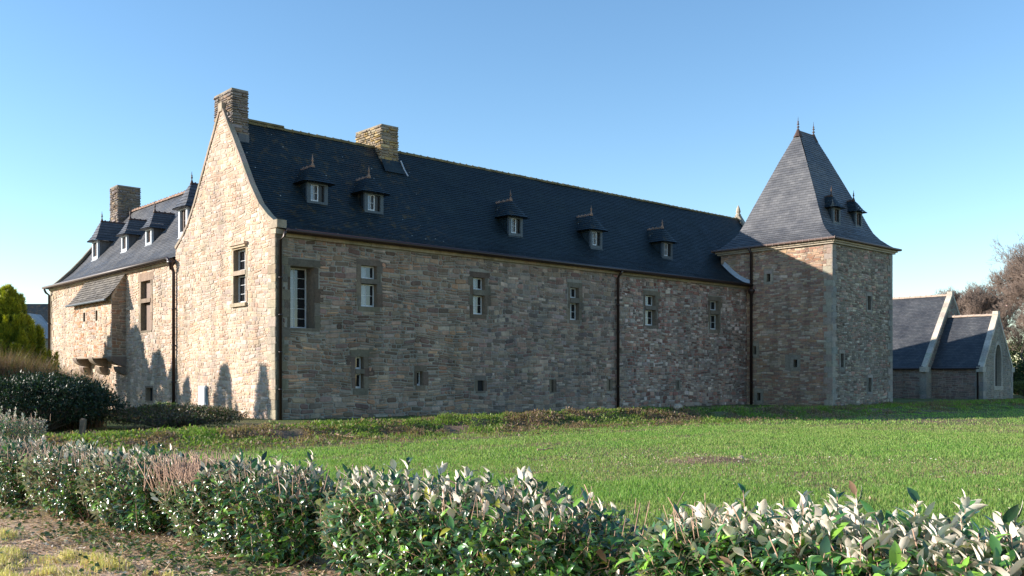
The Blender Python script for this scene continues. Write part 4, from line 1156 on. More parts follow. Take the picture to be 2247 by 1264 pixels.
# ================================================================== unseen range added behind the tower, its roofs shaped to shade the chapel
rg0, rg1 = 39.6, 44.0
rng_ = empty("unseen_shade_range", "unseen stone range with two roofs, added behind the tower to shade the chapel roofs", "house", (*to_world(rg0, 2.0), 0), ANG)
prf = [(0.3, 8.0), (5.2, 11.8), (15.2, 7.8), (20.2, 10.9), (25.2, 7.8)]
mb = MB(); pol = [(0.3, -.3)] + [(a, z - .2) for a, z in prf] + [(25.2, -.3)]
for ss in (0, rg1 - rg0): mb.add([(ss, a, z) for a, z in pol], [tuple(range(len(pol)))], (0.3, .26, .2))
mb.box((0, 0.3, -.3), (rg1 - rg0, 25.2, 7.4), (0.3, .26, .2)); mb.build("wall", STONE, rng_)
mb = MB()
for (a0, z0), (a1, z1) in zip(prf[:-1], prf[1:]):
    slates(mb, [(a0, z0), (a1, z1)] if z1 > z0 else [(a1, z1), (a0, z0)], lambda z: -.1, lambda z: rg1 - rg0 + .1, lambda x, d, z: (x, d, z), h=.2)
mb.build("roof", SLATE_T, rng_)

# ================================================================== building beyond the wing
fx0, fy0 = -47.0, 78.0
far = empty("slate_roofed_house", "dark slate roofed house beyond the manor's far left corner, half hidden by the conifer", "house", (fx0 + 8, fy0 + 4, 0))
mb = MB(); mb.box((-8, -4, 0), (8, 4, 4.2), (0.24, 0.22, 0.2)); mb.add([(-8, -4, 4.2), (-8, 4, 4.2), (-8, 0, 8.1)], [(0, 1, 2)], (0.24, .22, .2)); mb.add([(8, -4, 4.2), (8, 4, 4.2), (8, 0, 8.1)], [(0, 1, 2)], (0.24, .22, .2)); mb.build("wall", STONE, far)
mb = MB(); fp = [(-.3, 3.9), (4, 8.2)]
slates(mb, fp, lambda z: -8.2, lambda z: 8.2, lambda x, d, z: (x, -4 + d, z), seg=4); slates(mb, fp, lambda z: -8.2, lambda z: 8.2, lambda x, d, z: (x, 4 - d, z), seg=8)
mb.build("roof", SLATE, far)
an = MB(); an.box((-2.3, -6.5, 0), (0.9, -4.003, 5.0), (0.4, 0.36, 0.3)); an.add([(-2.3, -6.5, 5.0), (0.9, -6.5, 5.0), (-0.7, -6.5, 6.9)], [(0, 1, 2)], (0.4, .36, .3))
an.add([(-2.5, -6.6, 4.9), (-0.7, -6.6, 7.0), (-0.7, -3.5, 7.0), (-2.5, -3.5, 4.9), (1.1, -6.6, 4.9), (1.1, -3.5, 4.9)], [(0, 1, 2, 3), (1, 4, 5, 2)], (0.5, 0.5, 0.52)); an.build("porch", STONE, far)

# ================================================================== GROUND
def bank_c(s): return np.interp(s, [-30, -6, 12, 25, 60], [-9.0, -9.3, -9.6, -11.5, -13.5])
def bank_h(s): return np.interp(s, [-30, -12, -6, 0, 12, 17, 24, 60], [0.05, 0.14, 0.18, 0.26, 0.34, 0.22, 0.14, 0.12])
def H(x, y):
    x = np.asarray(x, float); y = np.asarray(y, float)
    s, t = to_st(x, y)
    d = t - bank_c(s)
    w = np.where(d < 0, 0.8, 2.3)
    b = bank_h(s) * np.exp(-(d / w) ** 2) * (0.75 + 0.5 * fbm(x, y, 0.7, 2))
    rough = np.exp(-(d / 2.6) ** 2) * 0.38 * (fbm(x, y, 1.6, 8) - 0.5)
    back = 0.12 * (1 / (1 + np.exp(-np.clip(d * 1.5, -30, 30)))) * (t < 3)
    base = 0.05 * (fbm(x, y, 0.25, 5) - 0.5) + 0.03 * (fbm(x, y, 1.2, 6) - 0.5)
    near = np.exp(-np.clip((y - 7) / 10, 0, 30) ** 2)
    pile = 0.13 * np.exp(-(((x - 3.95) / 0.7) ** 2 + ((y - 18.6) / 0.6) ** 2)) * (0.6 + 0.8 * fbm(x, y, 5, 3))
    return b + rough + back * 0.5 + base + near * 0.03 * (fbm(x, y, 3, 4) - .5) + pile
def soilness(x, y):
    """1 = bare soil / litter, 0 = full grass"""
    s, t = to_st(x, y)
    d = t - bank_c(s)
    n = fbm(x, y, 0.9, 12)
    field = np.clip((fbm(x, y, 0.22, 21) - 0.54) * 3.0, 0, .5) + np.clip((n - 0.64) * 4, 0, .5)
    # worn strip and wheel ruts parallel to the hedge and along the bank
    rut = np.exp(-(((d + 3.6 + 0.5 * np.sin(s * .3))) / 0.45) ** 2) * (s < 8) * 0.7 + np.exp(-((d + 6.6 + .3 * np.sin(s * .4)) / 0.35) ** 2) * .55
    hed = hedge_dist(x, y)
    strip = np.clip(1.0 - np.abs(hed - 2.6) / 2.3, 0, 1) * 0.75 * (0.4 + 1.1 * n)
    pile = np.exp(-(((x - 3.95) / 0.75) ** 2 + ((y - 18.6) / 0.62) ** 2) ** 1.5) * 1.3
    bank = np.exp(-(d / 2.2) ** 2) * np.clip((n - 0.36) * 4, 0, 1)
    return np.clip(field + rut * (.4 + n) + strip + pile + bank, 0, 1)
HL0, HL1 = np.array([-9.0, 14.6]), np.array([3.6, 3.75])
HLd = (HL1 - HL0) / np.linalg.norm(HL1 - HL0); HLn = np.array([-HLd[1], HLd[0]])   # towards the field
def hedge_dist(x, y): return (x - HL0[0]) * HLn[0] + (y - HL0[1]) * HLn[1]

def ground_sheet():
    xs = np.concatenate([-np.geomspace(1200, 42, 22), np.arange(-40, 46, 0.3), np.geomspace(48, 1200, 22)])
    ys = np.concatenate([-np.geomspace(300, 6, 10), np.arange(-4, 64, 0.3), np.geomspace(66, 2500, 26)])
    X, Y = np.meshgrid(xs, ys)
    fade = np.clip((110 - np.hypot(X, Y)) / 40, 0, 1)
    Z = H(X, Y) * fade
    nx, ny = len(xs), len(ys)
    Vv = np.stack([X.ravel(), Y.ravel(), Z.ravel()], 1)
    i = np.arange(ny - 1)[:, None] * nx + np.arange(nx - 1)[None, :]
    Fq = np.stack([i, i + 1, i + nx + 1, i + nx], -1).reshape(-1, 4)
    so = soilness(X, Y).ravel()[:, None]
    hd = hedge_dist(X, Y).ravel()[:, None]
    g = np.array([0.11, 0.14, 0.045]); br = np.array([0.20, 0.14, 0.10])
    n = fbm(X, Y, 2.5, 31).ravel()[:, None]
    c = g * (1 - so) + br * so
    near = 1 / (1 + np.exp(np.clip((hd - 0.3) * 3, -30, 30)))
    c = c * (1 - near) + near * (np.array([0.58, 0.42, 0.30]) * (0.6 + 0.8 * n))
    c = c * (0.75 + 0.5 * n)
    m, nt, b = mat("soil_and_turf"); L = nt.links
    at = N(nt, "ShaderNodeAttribute", attribute_name="col"); tc = N(nt, "ShaderNodeTexCoord")
    nz = N(nt, "ShaderNodeTexNoise"); nz.inputs["Scale"].default_value = 14; nz.inputs["Detail"].default_value = 8; nz.inputs["Roughness"].default_value = .7
    L.new(tc.outputs["Object"], nz.inputs["Vector"])
    r = ramp(nt, nz.outputs[0], [(0.3, (0.5, 0.5, 0.5)), (0.7, (1.5, 1.45, 1.4))])
    L.new(mixc(nt, at.outputs["Color"], r.outputs[0], 1.0, 'MULTIPLY'), b.inputs["Base Color"])
    b.inputs["Roughness"].default_value = .95; b.inputs["Specular IOR Level"].default_value = .1
    bp = N(nt, "ShaderNodeBump"); bp.inputs["Strength"].default_value = 1; bp.inputs["Distance"].default_value = .05
    L.new(nz.outputs[0], bp.inputs["Height"]); L.new(bp.outputs[0], b.inputs["Normal"])
    o = np_object("ground", Vv, [Fq], c, m, smooth=True)
    tag(o, kind="structure")
ground_sheet()

def in_building(x, y):
    s, t = to_st(x, y)
    return ((s > -0.15) & (s < 39.5) & (t > 0) & (t < 10)) | ((s > -0.1) & (s < 9) & (t > 9) & (t < 29.2)) | ((s > 31.9) & (s < 39.4) & (t > -5.8) & (t < 2))
def frustum_pts(n, y0, y1, margin=1.08):
    """points spread evenly over the ground that the photo takes in between two depths"""
    u = RNG.random(n); y = np.sqrt(y0 * y0 + u * (y1 * y1 - y0 * y0))
    x = y * (RNG.random(n) * 2 - 1) * 0.5495 * margin
    return x, y

def blades(name, x, y, h, w, col, curl=0.5, mat_=None, z=None, seg=2, kind="stuff", tipc=None, label=None, cat=None, parent=None, dirs=None):
    n = len(x)
    z = H(x, y) if z is None else z
    th = RNG.random(n) * 2 * np.pi
    ph = RNG.random(n) * 2 * np.pi
    wx_, wy_ = np.cos(th) * w / 2, np.sin(th) * w / 2
    lean = RNG.random(n) * curl * h
    lx, ly = np.cos(ph) * lean, np.sin(ph) * lean
    if seg == 1:
        Vv = np.empty((n, 3, 3))
        Vv[:, 0] = np.stack([x - wx_, y - wy_, z - 0.01], 1); Vv[:, 1] = np.stack([x + wx_, y + wy_, z - 0.01], 1)
        Vv[:, 2] = np.stack([x + lx, y + ly, z + h], 1)
        Fa = [np.arange(n)[:, None] * 3 + np.array([[0, 1, 2]])]; k = 3
    else:
        Vv = np.empty((n, 5, 3))
        Vv[:, 0] = np.stack([x - wx_, y - wy_, z - 0.01], 1); Vv[:, 1] = np.stack([x + wx_, y + wy_, z - 0.01], 1)
        mx_, my_ = x + lx * .35, y + ly * .35
        Vv[:, 2] = np.stack([mx_ + wx_ * .8, my_ + wy_ * .8, z + h * .6], 1); Vv[:, 3] = np.stack([mx_ - wx_ * .8, my_ - wy_ * .8, z + h * .6], 1)
        Vv[:, 4] = np.stack([x + lx, y + ly, z + h * (1 - .25 * RNG.random(n))], 1)
        b = np.arange(n)[:, None] * 5
        Fa = [b + np.array([[0, 1, 2, 3]]), b + np.array([[3, 2, 4]])]; k = 5
    C = np.repeat(col[:, None, :], k, 1)
    if tipc is not None: C[:, -1] = tipc
    o = np_object(name, Vv.reshape(-1, 3), Fa, C.reshape(-1, 3), mat_ or GRASS, parent)
    if kind: o['kind'] = kind
    return o

# --- the green field
def field_cols(x, y, n):
    base = np.array([0.215, 0.38, 0.075]); yel = np.array([0.30, 0.38, 0.11]); dark = np.array([0.10, 0.20, 0.05])
    f = np.clip(fbm(x, y, 0.35, 41) * 1.6 - 0.4 + RNG.normal(0, .25, n), 0, 1)[:, None]
    c = base * (1 - f) + yel * f
    dk = (RNG.random(n) < 0.25)[:, None]
    c = np.where(dk, dark, c)
    so = soilness(x, y)
    dry = (RNG.random(n) < 0.05 + so * 0.35)[:, None]
    c = np.where(dry, np.array([0.38, 0.32, 0.16]), c)
    return c * RNG.uniform(.75, 1.25, (n, 1))
allx, ally, allh, allw = [], [], [], []
for (n, y0, y1, hh, ww_) in ((300000, 4.5, 19, 0.06, 0.007), (260000, 19, 33, 0.055, 0.011), (130000, 33, 60, 0.06, 0.022), (30000, 60, 110, 0.1, 0.05)):
    x, y = frustum_pts(n, y0, y1)
    s, t = to_st(x, y); d = t - bank_c(s); hd = hedge_dist(x, y)
    keep = (hd > 0.5) & ((d < -1.2) | ((s > 13) & (d < 0))) & (RNG.random(n) > soilness(x, y) * 0.85) & ~in_building(x, y)
    x, y = x[keep], y[keep]
    allx.append(x); ally.append(y); m_ = len(x)
    clump = 0.6 + 0.9 * fbm(x, y, 1.8, 51)
    allh.append(hh * RNG.uniform(.55, 1.3, m_) * clump); allw.append(np.full(m_, ww_))
x, y = np.concatenate(allx), np.concatenate(ally)
o = blades("field_grass", x, y, np.concatenate(allh), np.concatenate(allw), field_cols(x, y, len(x)), curl=0.9)
tag(o, "short bright green grass sown over the field in front of the manor", "grass", kind="stuff")

# --- weeds and rough grass on the bank and verge
def bank_grass():
    xs_, ys_, hs, ws, cs = [], [], [], [], []
    n = 190000
    s = RNG.uniform(-22, 75, n); t = bank_c(s) + RNG.normal(0, 1.6, n) + 0.4
    far_ = s > 14
    t = np.where(far_, bank_c(s) + RNG.uniform(-1.6, 7.0, n), t)
    x, y = to_world(s, t)
    ok = (np.abs(x) < y * 0.6) & (y > 5) & ~in_building(x, y)
    tuft = fbm(x, y, 1.1, 61)
    dd_ = t - bank_c(s); ok &= RNG.random(n) < np.clip((tuft - 0.40) * 7, 0.12, 1) * np.where((dd_ < -.1) & (dd_ > -1.2) & (s < 14), .4, 1)
    x, y, s, tuft = x[ok], y[ok], s[ok], tuft[ok]; n = len(x)
    h = (0.05 + 0.17 * np.clip((tuft - .46) * 3.5, 0, 1)) * RNG.uniform(.4, 1.2, n)
    br = RNG.random(n) < 0.12 + np.clip((vnoise(x, y, .9, 66) - .42) * 4, 0, .75)
    g = np.array([0.16, 0.30, 0.035]) * (1 - vnoise(x, y, .8, 63)[:, None]) + np.array([0.24, 0.29, 0.06]) * vnoise(x, y, .8, 63)[:, None]
    c = np.where(br[:, None], np.array([0.22, 0.15, 0.09]), g) * RNG.uniform(.6, 1.3, (n, 1))
    o = blades("bank_weeds", x, y, h, np.where(y > 35, .03, .018), c, curl=1.3)
    tag(o, "tufted green weeds and dry stalks on the low earth bank before the wall", "weeds", kind="stuff")
    # low leafy weeds
    n = 110000
    s = RNG.uniform(-22, 22, n); t = bank_c(s) + RNG.normal(0, 1.5, n)
    x, y = to_world(s, t); ok = (np.abs(x) < y * 0.6) & (y > 5) & (fbm(x, y, .9, 71) > .38)
    x, y = x[ok], y[ok]; n = len(x)
    c = np.where((RNG.random(n) < .15 + np.clip((vnoise(x, y, .9, 66) - .4) * 4, 0, .75))[:, None], np.array([0.24, 0.16, 0.11]), np.array([0.16, 0.22, 0.05])) * RNG.uniform(.6, 1.4, (n, 1))
    z = H(x, y) + RNG.uniform(0, .10, n)
    o = leaf_scatter("bank_leaves", np.stack([x, y, z], 1), RNG.normal(0, 1, (n, 3)), np.stack([RNG.normal(0, .5, n), RNG.normal(0, .5, n), np.ones(n)], 1), RNG.uniform(.05, .11, n), 0.55, c, GRASS, tmpl='quad')
    tag(o, "small broad leaves and dead bits lying over the earth bank", "weeds", kind="stuff")

def norm(a): return a / np.maximum(np.linalg.norm(a, axis=1, keepdims=True), 1e-9)
LT = {
 'quad': (np.array([(0, 0, 0), (.5, -.5, 0), (1, 0, 0), (.5, .5, 0)], float), [np.array([[0, 1, 2, 3]])]),
 'leaf': (np.array([(0, 0, 0), (.25, -.42, .07), (.25, 0, 0), (.25, .42, .07), (.6, -.46, .02), (.6, 0, -.04), (.6, .46, .02), (.86, -.2, -.09), (.86, 0, -.12), (.86, .2, -.09), (1, 0, -.2)], float),
          [np.array([[1, 4, 5, 2], [2, 5, 6, 3], [4, 7, 8, 5], [5, 8, 9, 6]]), np.array([[0, 1, 2], [0, 2, 3], [7, 10, 8], [8, 10, 9]])]),
 'leaf_s': (np.array([(0, 0, 0), (.4, -.46, .06), (.45, 0, 0), (.4, .46, .06), (1, 0, -.14)], float), [np.array([[0, 1, 2], [0, 2, 3], [1, 4, 2], [2, 4, 3]])]),
}
def leaf_arrays(pos, d, up, size, aspect, col, tmpl, curl=None):
    d = norm(d); up = up - (up * d).sum(1, keepdims=True) * d; up = norm(up); sd2 = np.cross(up, d)
    T, Fs = LT[tmpl]; n = len(pos); k = len(T)
    size = np.broadcast_to(size, (n,)); aspect = np.broadcast_to(aspect, (n,))
    cu = np.ones(n) if curl is None else curl
    Vv = pos[:, None, :] + (T[None, :, 0, None] * d[:, None, :] + T[None, :, 1, None] * sd2[:, None, :] * aspect[:, None, None] + T[None, :, 2, None] * up[:, None, :] * cu[:, None, None]) * size[:, None, None]
    b = np.arange(n)[:, None, None] * k
    Fa = [(b + f[None]).reshape(-1, f.shape[1]) for f in Fs]
    C = np.repeat(col[:, None, :], k, 1)
    return Vv.reshape(-1, 3), Fa, C.reshape(-1, 3)
def leaf_scatter(name, pos, d, up, size, aspect, col, mat_, tmpl='leaf', parent=None, curl=None, smooth=False):
    Vv, Fa, C = leaf_arrays(pos, d, up, size, aspect, col, tmpl, curl)
    return np_object(name, Vv, Fa, C, mat_, parent, smooth)
bank_grass()

# --- litter in the field strip, on the dirt pile and before the hedge
def litter():
    n = 420000
    x, y = frustum_pts(n, 4.2, 21)
    k_ = (hedge_dist(x, y) < .4) | (RNG.random(n) < .35); x, y = x[k_], y[k_]; n = len(x)
    hd = hedge_dist(x, y); so = soilness(x, y)
    p = np.where(hd < 0.4, 0.85 * np.clip((fbm(x, y, .8, 81) - .25) * 3, .25, 1), so * 0.55)
    ok = (RNG.random(n) < p)
    x, y = x[ok], y[ok]; n = len(x)
    pal = 1.5 * np.array([(0.36, 0.25, 0.155), (0.27, 0.17, 0.10), (0.46, 0.36, 0.25), (0.19, 0.12, 0.08), (0.40, 0.27, 0.20), (0.15, 0.11, 0.075), (0.5, 0.45, 0.38)])
    c = pal[RNG.integers(0, len(pal), n)] * RNG.uniform(.7, 1.15, (n, 1))
    z = H(x, y) + RNG.uniform(0.003, .03, n)
    up = np.stack([RNG.normal(0, .6, n), RNG.normal(0, .6, n), np.ones(n)], 1)
    dd = np.stack([RNG.normal(0, 1, n), RNG.normal(0, 1, n), RNG.normal(0, .25, n)], 1)
    o = leaf_scatter("leaf_litter", np.stack([x, y, z], 1), dd, up, RNG.uniform(.018, .06, n), RNG.choice([.12, .3, .6], n), c, LITTER, tmpl='leaf_s')
    tag(o, "brown dead leaves, bark and clippings strewn in front of the hedge", "leaf litter", kind="stuff")
    # dry stalks
    n = 9000; x, y = frustum_pts(n, 6.5, 16); hd = hedge_dist(x, y); ok = (hd < .5) & (hd > -4.5) & (fbm(x, y, .8, 84) > .42); x, y = x[ok], y[ok]; n = len(x)
    c = np.array([(0.6, 0.46, 0.3)]) * RNG.uniform(.5, 1.2, (n, 1))
    z = H(x, y) + RNG.uniform(.01, .05, n)
    dd = np.stack([RNG.normal(0, 1, n), RNG.normal(0, 1, n), RNG.uniform(0, .5, n)], 1)
    o = leaf_scatter("dry_stalks", np.stack([x, y, z], 1), dd, RNG.normal(0, 1, (n, 3)), RNG.uniform(.08, .28, n), .035, c, LITTER, tmpl='quad')
    tag(o, "thin straw coloured stalks lying on the ground in front of the hedge", "dry stalks", kind="stuff")
litter()
# --- pale lawn tufts in the near left corner
def lawn():
    n = 420000
    x, y = frustum_pts(n, 6.5, 15.5)
    k_ = hedge_dist(x, y) < -.7; x, y = x[k_], y[k_]; n = len(x)
    hd = hedge_dist(x, y)
    f = fbm(x, y, 1.5, 91) + np.clip((-hd - 1.7) * .13, -.2, .24)
    ok = (hd < -1.1) & (RNG.random(n) < np.clip((f - 0.40) * 5, 0, 1))
    x, y, f, hd = x[ok], y[ok], f[ok], hd[ok]; n = len(x)
    h = RNG.uniform(.03, .08, n) * np.clip((f - .38) * 7, .4, 1.5)
    a = np.array([0.80, 0.70, 0.26]); b = np.array([0.62, 0.58, 0.20]); c3 = np.array([0.80, 0.62, 0.40])
    q = vnoise(x, y, .8, 95)[:, None]
    c = a * (1 - q) + b * q; c = np.where((RNG.random(n) < .3)[:, None], c3, c) * RNG.uniform(.75, 1.2, (n, 1))
    o = blades("lawn_tufts", x, y, h, np.full(n, .0075), c, curl=.6, mat_=LAWN)
    tag(o, "pale yellow green lawn tufts in the near left corner", "grass", kind="stuff")
lawn()

# ================================================================== HEDGE SHRUBS
shrub_labels = {}
def hedge_shrub(cx, cy, L, Dp, Ht, shoots, label, seed, near=True, rot=None, bare=0.0, lsize=0.083, parentname="hedge_shrub", green=1.0, group="shrubs of the clipped hedge", silver=0.35):
    rg = np.random.default_rng(seed)
    o = empty(parentname, label, "shrub", (cx, cy, float(H(cx, cy))), math.atan2(HLd[1], HLd[0]) if rot is None else rot, group)
    n = shoots
    # shoot tips spread over a rounded box, denser at the skin
    q = rg.random((n, 3)) * 2 - 1
    p = 3.0
    r = (np.abs(q[:, 0]) ** p + np.abs(q[:, 1]) ** p + np.abs(q[:, 2]) ** p) ** (1 / p)
    dirn = q / r[:, None]
    rad = 0.62 + 0.38 * rg.random(n) ** 0.6
    bump = 1 + 0.34 * (fbm(dirn[:, 0] * 2 + seed, dirn[:, 1] * 2 + dirn[:, 2], 1.6, seed) - .5)
    loc = dirn * (rad * bump)[:, None]
    tip = loc * np.array([L / 2, Dp / 2, Ht / 2]); tip[:, 2] += Ht / 2 + 0.04
    tip[:, 2] = np.maximum(tip[:, 2], 0.06)
    taper = 0.80 + 0.22 * np.clip(tip[:, 2] / Ht, 0, 1); tip[:, 0] *= taper; tip[:, 1] *= taper
    out = norm(dirn * np.array([.9, 1.2, .75]))
    dd = norm(out * 0.75 + np.array([0, 0, .75]) + rg.normal(0, .28, (n, 3)))
    top = loc[:, 2] > 0.78
    tip[top, 2] += rg.exponential(0.045, top.sum()) * (rg.random(top.sum()) < .5)
    dd[top] = norm(dd[top] * np.array([.55, .55, 1.0]) + np.array([0, 0, .6]))
    sl = rg.uniform(.13, .24, n)
    # leaves along each shoot
    K = 8
    P_, D_, U_, S_, C_, B_ = [], [], [], [], [], []
    a = norm(np.cross(dd, rg.normal(0, 1, (n, 3)))); b = np.cross(dd, a)
    for k in range(K):
        f = (k + .5) / K
        az = k * 2.4 + rg.random(n) * .5
        rad_ = a * np.cos(az)[:, None] + b * np.sin(az)[:, None]
        pos = tip - dd * (sl * (1 - f))[:, None]
        ang = np.where(top, rg.uniform(.35, .95, n), rg.uniform(.6, 1.25, n)) * (1.25 - .5 * f)
        ld = dd * np.cos(ang)[:, None] + rad_ * np.sin(ang)[:, None]
        ld = norm(ld + rg.normal(0, .12, (n, 3)) + np.array([0, 0, -0.10]) * (~top)[:, None])
        up = dd - (dd * ld).sum(1, keepdims=True) * ld + rg.normal(0, .25, (n, 3))
        # on the sides the blades turn their upper face to the light
        up = norm(up) + (out * .8 + np.array([0, 0, .5])) * (~top)[:, None] * .9
        up = up + np.array([.757 * .9 - .652 * .35, .652 * .9 + .757 * .35, 0]) * (top & (rg.random(n) < .52))[:, None] * .95
        P_.append(pos); D_.append(ld); U_.append(up)
        S_.append(lsize * rg.uniform(.4, 1.3, n) * (1.0 - .2 * (f > .85)) * np.where(top, 1.1, 1.0))
        g = np.array([0.034, 0.095, 0.020]); g2 = np.array([0.10, 0.20, 0.024]); g3 = np.array([0.018, 0.046, 0.020])
        w = rg.random(n)[:, None]
        c = np.where(w < .18, g2, np.where(w > .6, g3, g)) * rg.uniform(.75, 1.35, (n, 1)) * green
        c = np.where((rg.random(n) < .012)[:, None], np.array([0.30, 0.30, 0.03]), c); c = np.where((rg.random(n) < .02)[:, None], np.array([0.25, 0.15, 0.08]), c)
        C_.append(c)
    P_, D_, U_, S_, C_ = map(np.concatenate, (P_, D_, U_, S_, C_))
    keep = np.ones(len(P_), bool)
    if bare:   # freshly cut crown: leaves gone from the top middle
        bx, btop = 0.0, P_[:, 2] > Ht * .78
        keep &= ~(btop & (np.abs(P_[:, 0] - bare) < .42))
    P_, D_, U_, S_, C_ = P_[keep], D_[keep], U_[keep], S_[keep], C_[keep]
    asp = rg.uniform(.36, .5, len(P_))
    leaf_scatter("foliage", P_, D_, U_, S_, asp, C_, HEDGE_LEAF, 'leaf' if near else 'leaf_s', o, curl=rg.uniform(.3, 2.2, len(P_)), smooth=True)
    # twigs: shoots and the branches that carry them, as thin 3-sided tubes
    base = np.stack([rg.normal(0, L * .14, n), rg.normal(0, Dp * .10, n), np.full(n, .0)], 1)
    segs_a = [tip - dd * sl[:, None]]; segs_b = [tip + dd * .012]; rr = [np.full(n, .0036)]
    sub = rg.random(n) < (.5 if near else .2)
    st0 = (tip - dd * sl[:, None])[sub]; bb = base[sub]
    mid = bb * .45 + st0 * .55 + rg.normal(0, .04, st0.shape); mid[:, 2] = np.minimum(mid[:, 2], st0[:, 2])
    segs_a += [mid, bb * .9]; segs_b += [st0, mid]; rr += [np.full(len(mid), .004), np.full(len(mid), .006)]
    nt_ = int(70 if near else 30)     # cut leafless twig ends standing out of the top
    tx = np.stack([rg.uniform(-L * .45, L * .45, nt_), rg.uniform(-Dp * .42, Dp * .42, nt_), np.full(nt_, Ht * .84)], 1)
    if bare:
        extra = np.stack([bare + rg.uniform(-.45, .45, 300), rg.uniform(-Dp * .42, Dp * .42, 300), np.full(300, Ht * .66)], 1); tx = np.concatenate([tx, extra])
    tl_ = rg.uniform(.08, .22, len(tx)) + (Ht * .86 - tx[:, 2])
    te = tx + np.stack([rg.normal(0, .30, len(tx)) * tl_, rg.normal(0, .30, len(tx)) * tl_, tl_], 1)
    segs_a.append(tx); segs_b.append(te); rr.append(rg.uniform(.0028, .0055, len(tx)))
    SA, SB, RR = np.concatenate(segs_a), np.concatenate(segs_b), np.concatenate(rr)
    twig_mesh("stems", SA, SB, RR, RR * .8, STEM, o)
    return o
def twig_mesh(name, SA, SB, RA, RB, m, parent=None, col=(.3, .2, .12)):
    d = norm(SB - SA); n = len(d)
    a = norm(np.cross(d, np.where(np.abs(d[:, 2:3]) > .9, np.array([[1., 0, 0]]), np.array([[0, 0, 1.]])))); b = np.cross(d, a)
    Vv = np.empty((n, 6, 3))
    for k in range(3):
        th = k * 2 * np.pi / 3
        o_ = a * np.cos(th) + b * np.sin(th)
        Vv[:, k] = SA + o_ * RA[:, None]; Vv[:, 3 + k] = SB + o_ * RB[:, None]
    bi = np.arange(n)[:, None, None] * 6
    Fq = (bi + np.array([[0, 1, 4, 3], [1, 2, 5, 4], [2, 0, 3, 5]])[None]).reshape(-1, 4)
    Ft = (bi + np.array([[3, 4, 5]])[None]).reshape(-1, 3)
    return np_object(name, Vv.reshape(-1, 3), [Fq, Ft], np.tile(np.array(col), (n * 6, 1)), m, parent)

hedge_spec = [
 # distance along the hedge line, length, depth, height, shoots, label, bare spot, leaf size, greenness
 (1.45, 2.0, 1.1, .80, 1100, "clipped shrub at the far left end of the hedge, furthest from the lens", 0, .075, 1.2),
 (3.1, 1.9, 1.05, .80, 1100, "second clipped shrub from the far left end of the hedge", 0, .078, 1.2),
 (4.8, 1.95, 1.0, .80, 1300, "silvery green hedge shrub with loose brown litter at its foot", 0, .08, 1.25),
 (6.4, 1.9, 1.0, .82, 1400, "hedge shrub just left of the one with the bare cut crown", 0, .083, 1.25),
 (8.5, 2.85, 1.0, .83, 2100, "dark hedge shrub with a bare patch of cut reddish twigs on its crown", -.85, .088, 1.25),
 (11.35, 3.3, 1.05, .84, 2700, "broad hedge shrub with white leaf backs, between the dark shrub and the gap", 0, .095, 1.5),
 (14.68, 3.5, 1.1, .86, 2900, "big leaved glossy hedge shrub in the lower right corner", 0, .105, 1.9),
]
HEDGE_OFF = 0.0
for i, (dist, L, Dp, Ht, sh, lab, br_, ls_, gr_) in enumerate(hedge_spec):
    c = HL0 + HLd * dist + HLn * HEDGE_OFF
    hedge_shrub(c[0], c[1], L, Dp, Ht, sh, lab, 100 + i, near=(dist > 3), bare=br_, lsize=ls_, green=gr_)
# grey shrub behind the left end
hedge_shrub(-11.2, 19.0, 3.6, 1.8, .95, 1700, "low grey leaved shrub behind the left end of the hedge", 130, near=False, lsize=.07, green=1.4, rot=0.0)

# ================================================================== round dark bush, conifers, reeds
def bush(name, label, cx, cy, rx, ry, hz, n, seed, cols, size=.07, group=None, mat_=BUSH_LEAF, zc=0.45):
    rg = np.random.default_rng(seed)
    o = empty(name, label, "bush", (cx, cy, float(H(cx, cy))), 0, group)
    q = norm(rg.normal(0, 1, (n, 3))); q[:, 2] = np.abs(q[:, 2]) * np.where(rg.random(n) < .8, 1, -.6)
    b = 1 + .62 * (fbm(q[:, 0] * 2 + 5 + seed, q[:, 1] * 2 + q[:, 2] * 2, 1.5, seed) - .5) + .30 * (fbm(q[:, 0] * 6, q[:, 1] * 6 + q[:, 2] * 5, 1.5, seed + 4) - .5)
    rad = (.66 + .36 * rg.random(n) ** .7) * b
    rad = rad * np.where(rg.random(n) < .08, 1 + .25 * rg.random(n), 1)
    pos = q * rad[:, None] * np.array([rx, ry, hz * (1 - zc)]); pos[:, 2] += hz * zc
    pos[:, 2] = np.maximum(pos[:, 2], .05)
    dd = norm(q + rg.normal(0, .7, (n, 3)) + np.array([0, 0, .3])); up = q + rg.normal(0, .8, (n, 3)) + np.array([0, 0, .6])
    c = np.array(cols)[rg.integers(0, len(cols), n)] * rg.uniform(.6, 1.4, (n, 1))
    leaf_scatter("foliage", pos, dd, up, size * rg.uniform(.6, 1.4, n), .55, c, mat_, 'leaf_s', o)
    m_ = 160; e_ = q[:m_] * np.array([rx, ry, hz * .55]) * .85; e_[:, 2] = np.abs(e_[:, 2]) + hz * .4
    twig_mesh("stems", np.tile(np.array([[0, 0, 0.]]), (m_, 1)) + rg.normal(0, .12, (m_, 3)) * np.array([1, 1, 0]), e_, np.full(m_, .03), np.full(m_, .006), BARK, o)
    return o
DK = [(0.016, 0.034, 0.016), (0.022, 0.045, 0.018), (0.012, 0.026, 0.014)]
bush("dark_bush", "rounded dark evergreen bush below the conifer at the foot of the wing", -14.4, 28.6, 2.35, 1.9, 1.68, 24000, 5, DK, .085)
bush("bramble_bush", "low tangled bramble bush with brown stems at the manor corner", -10.9, 30.0, 2.3, 1.6, .75, 11000, 6, [(0.08, 0.07, 0.035), (0.17, 0.11, 0.07), (0.06, 0.09, 0.02)], .07)
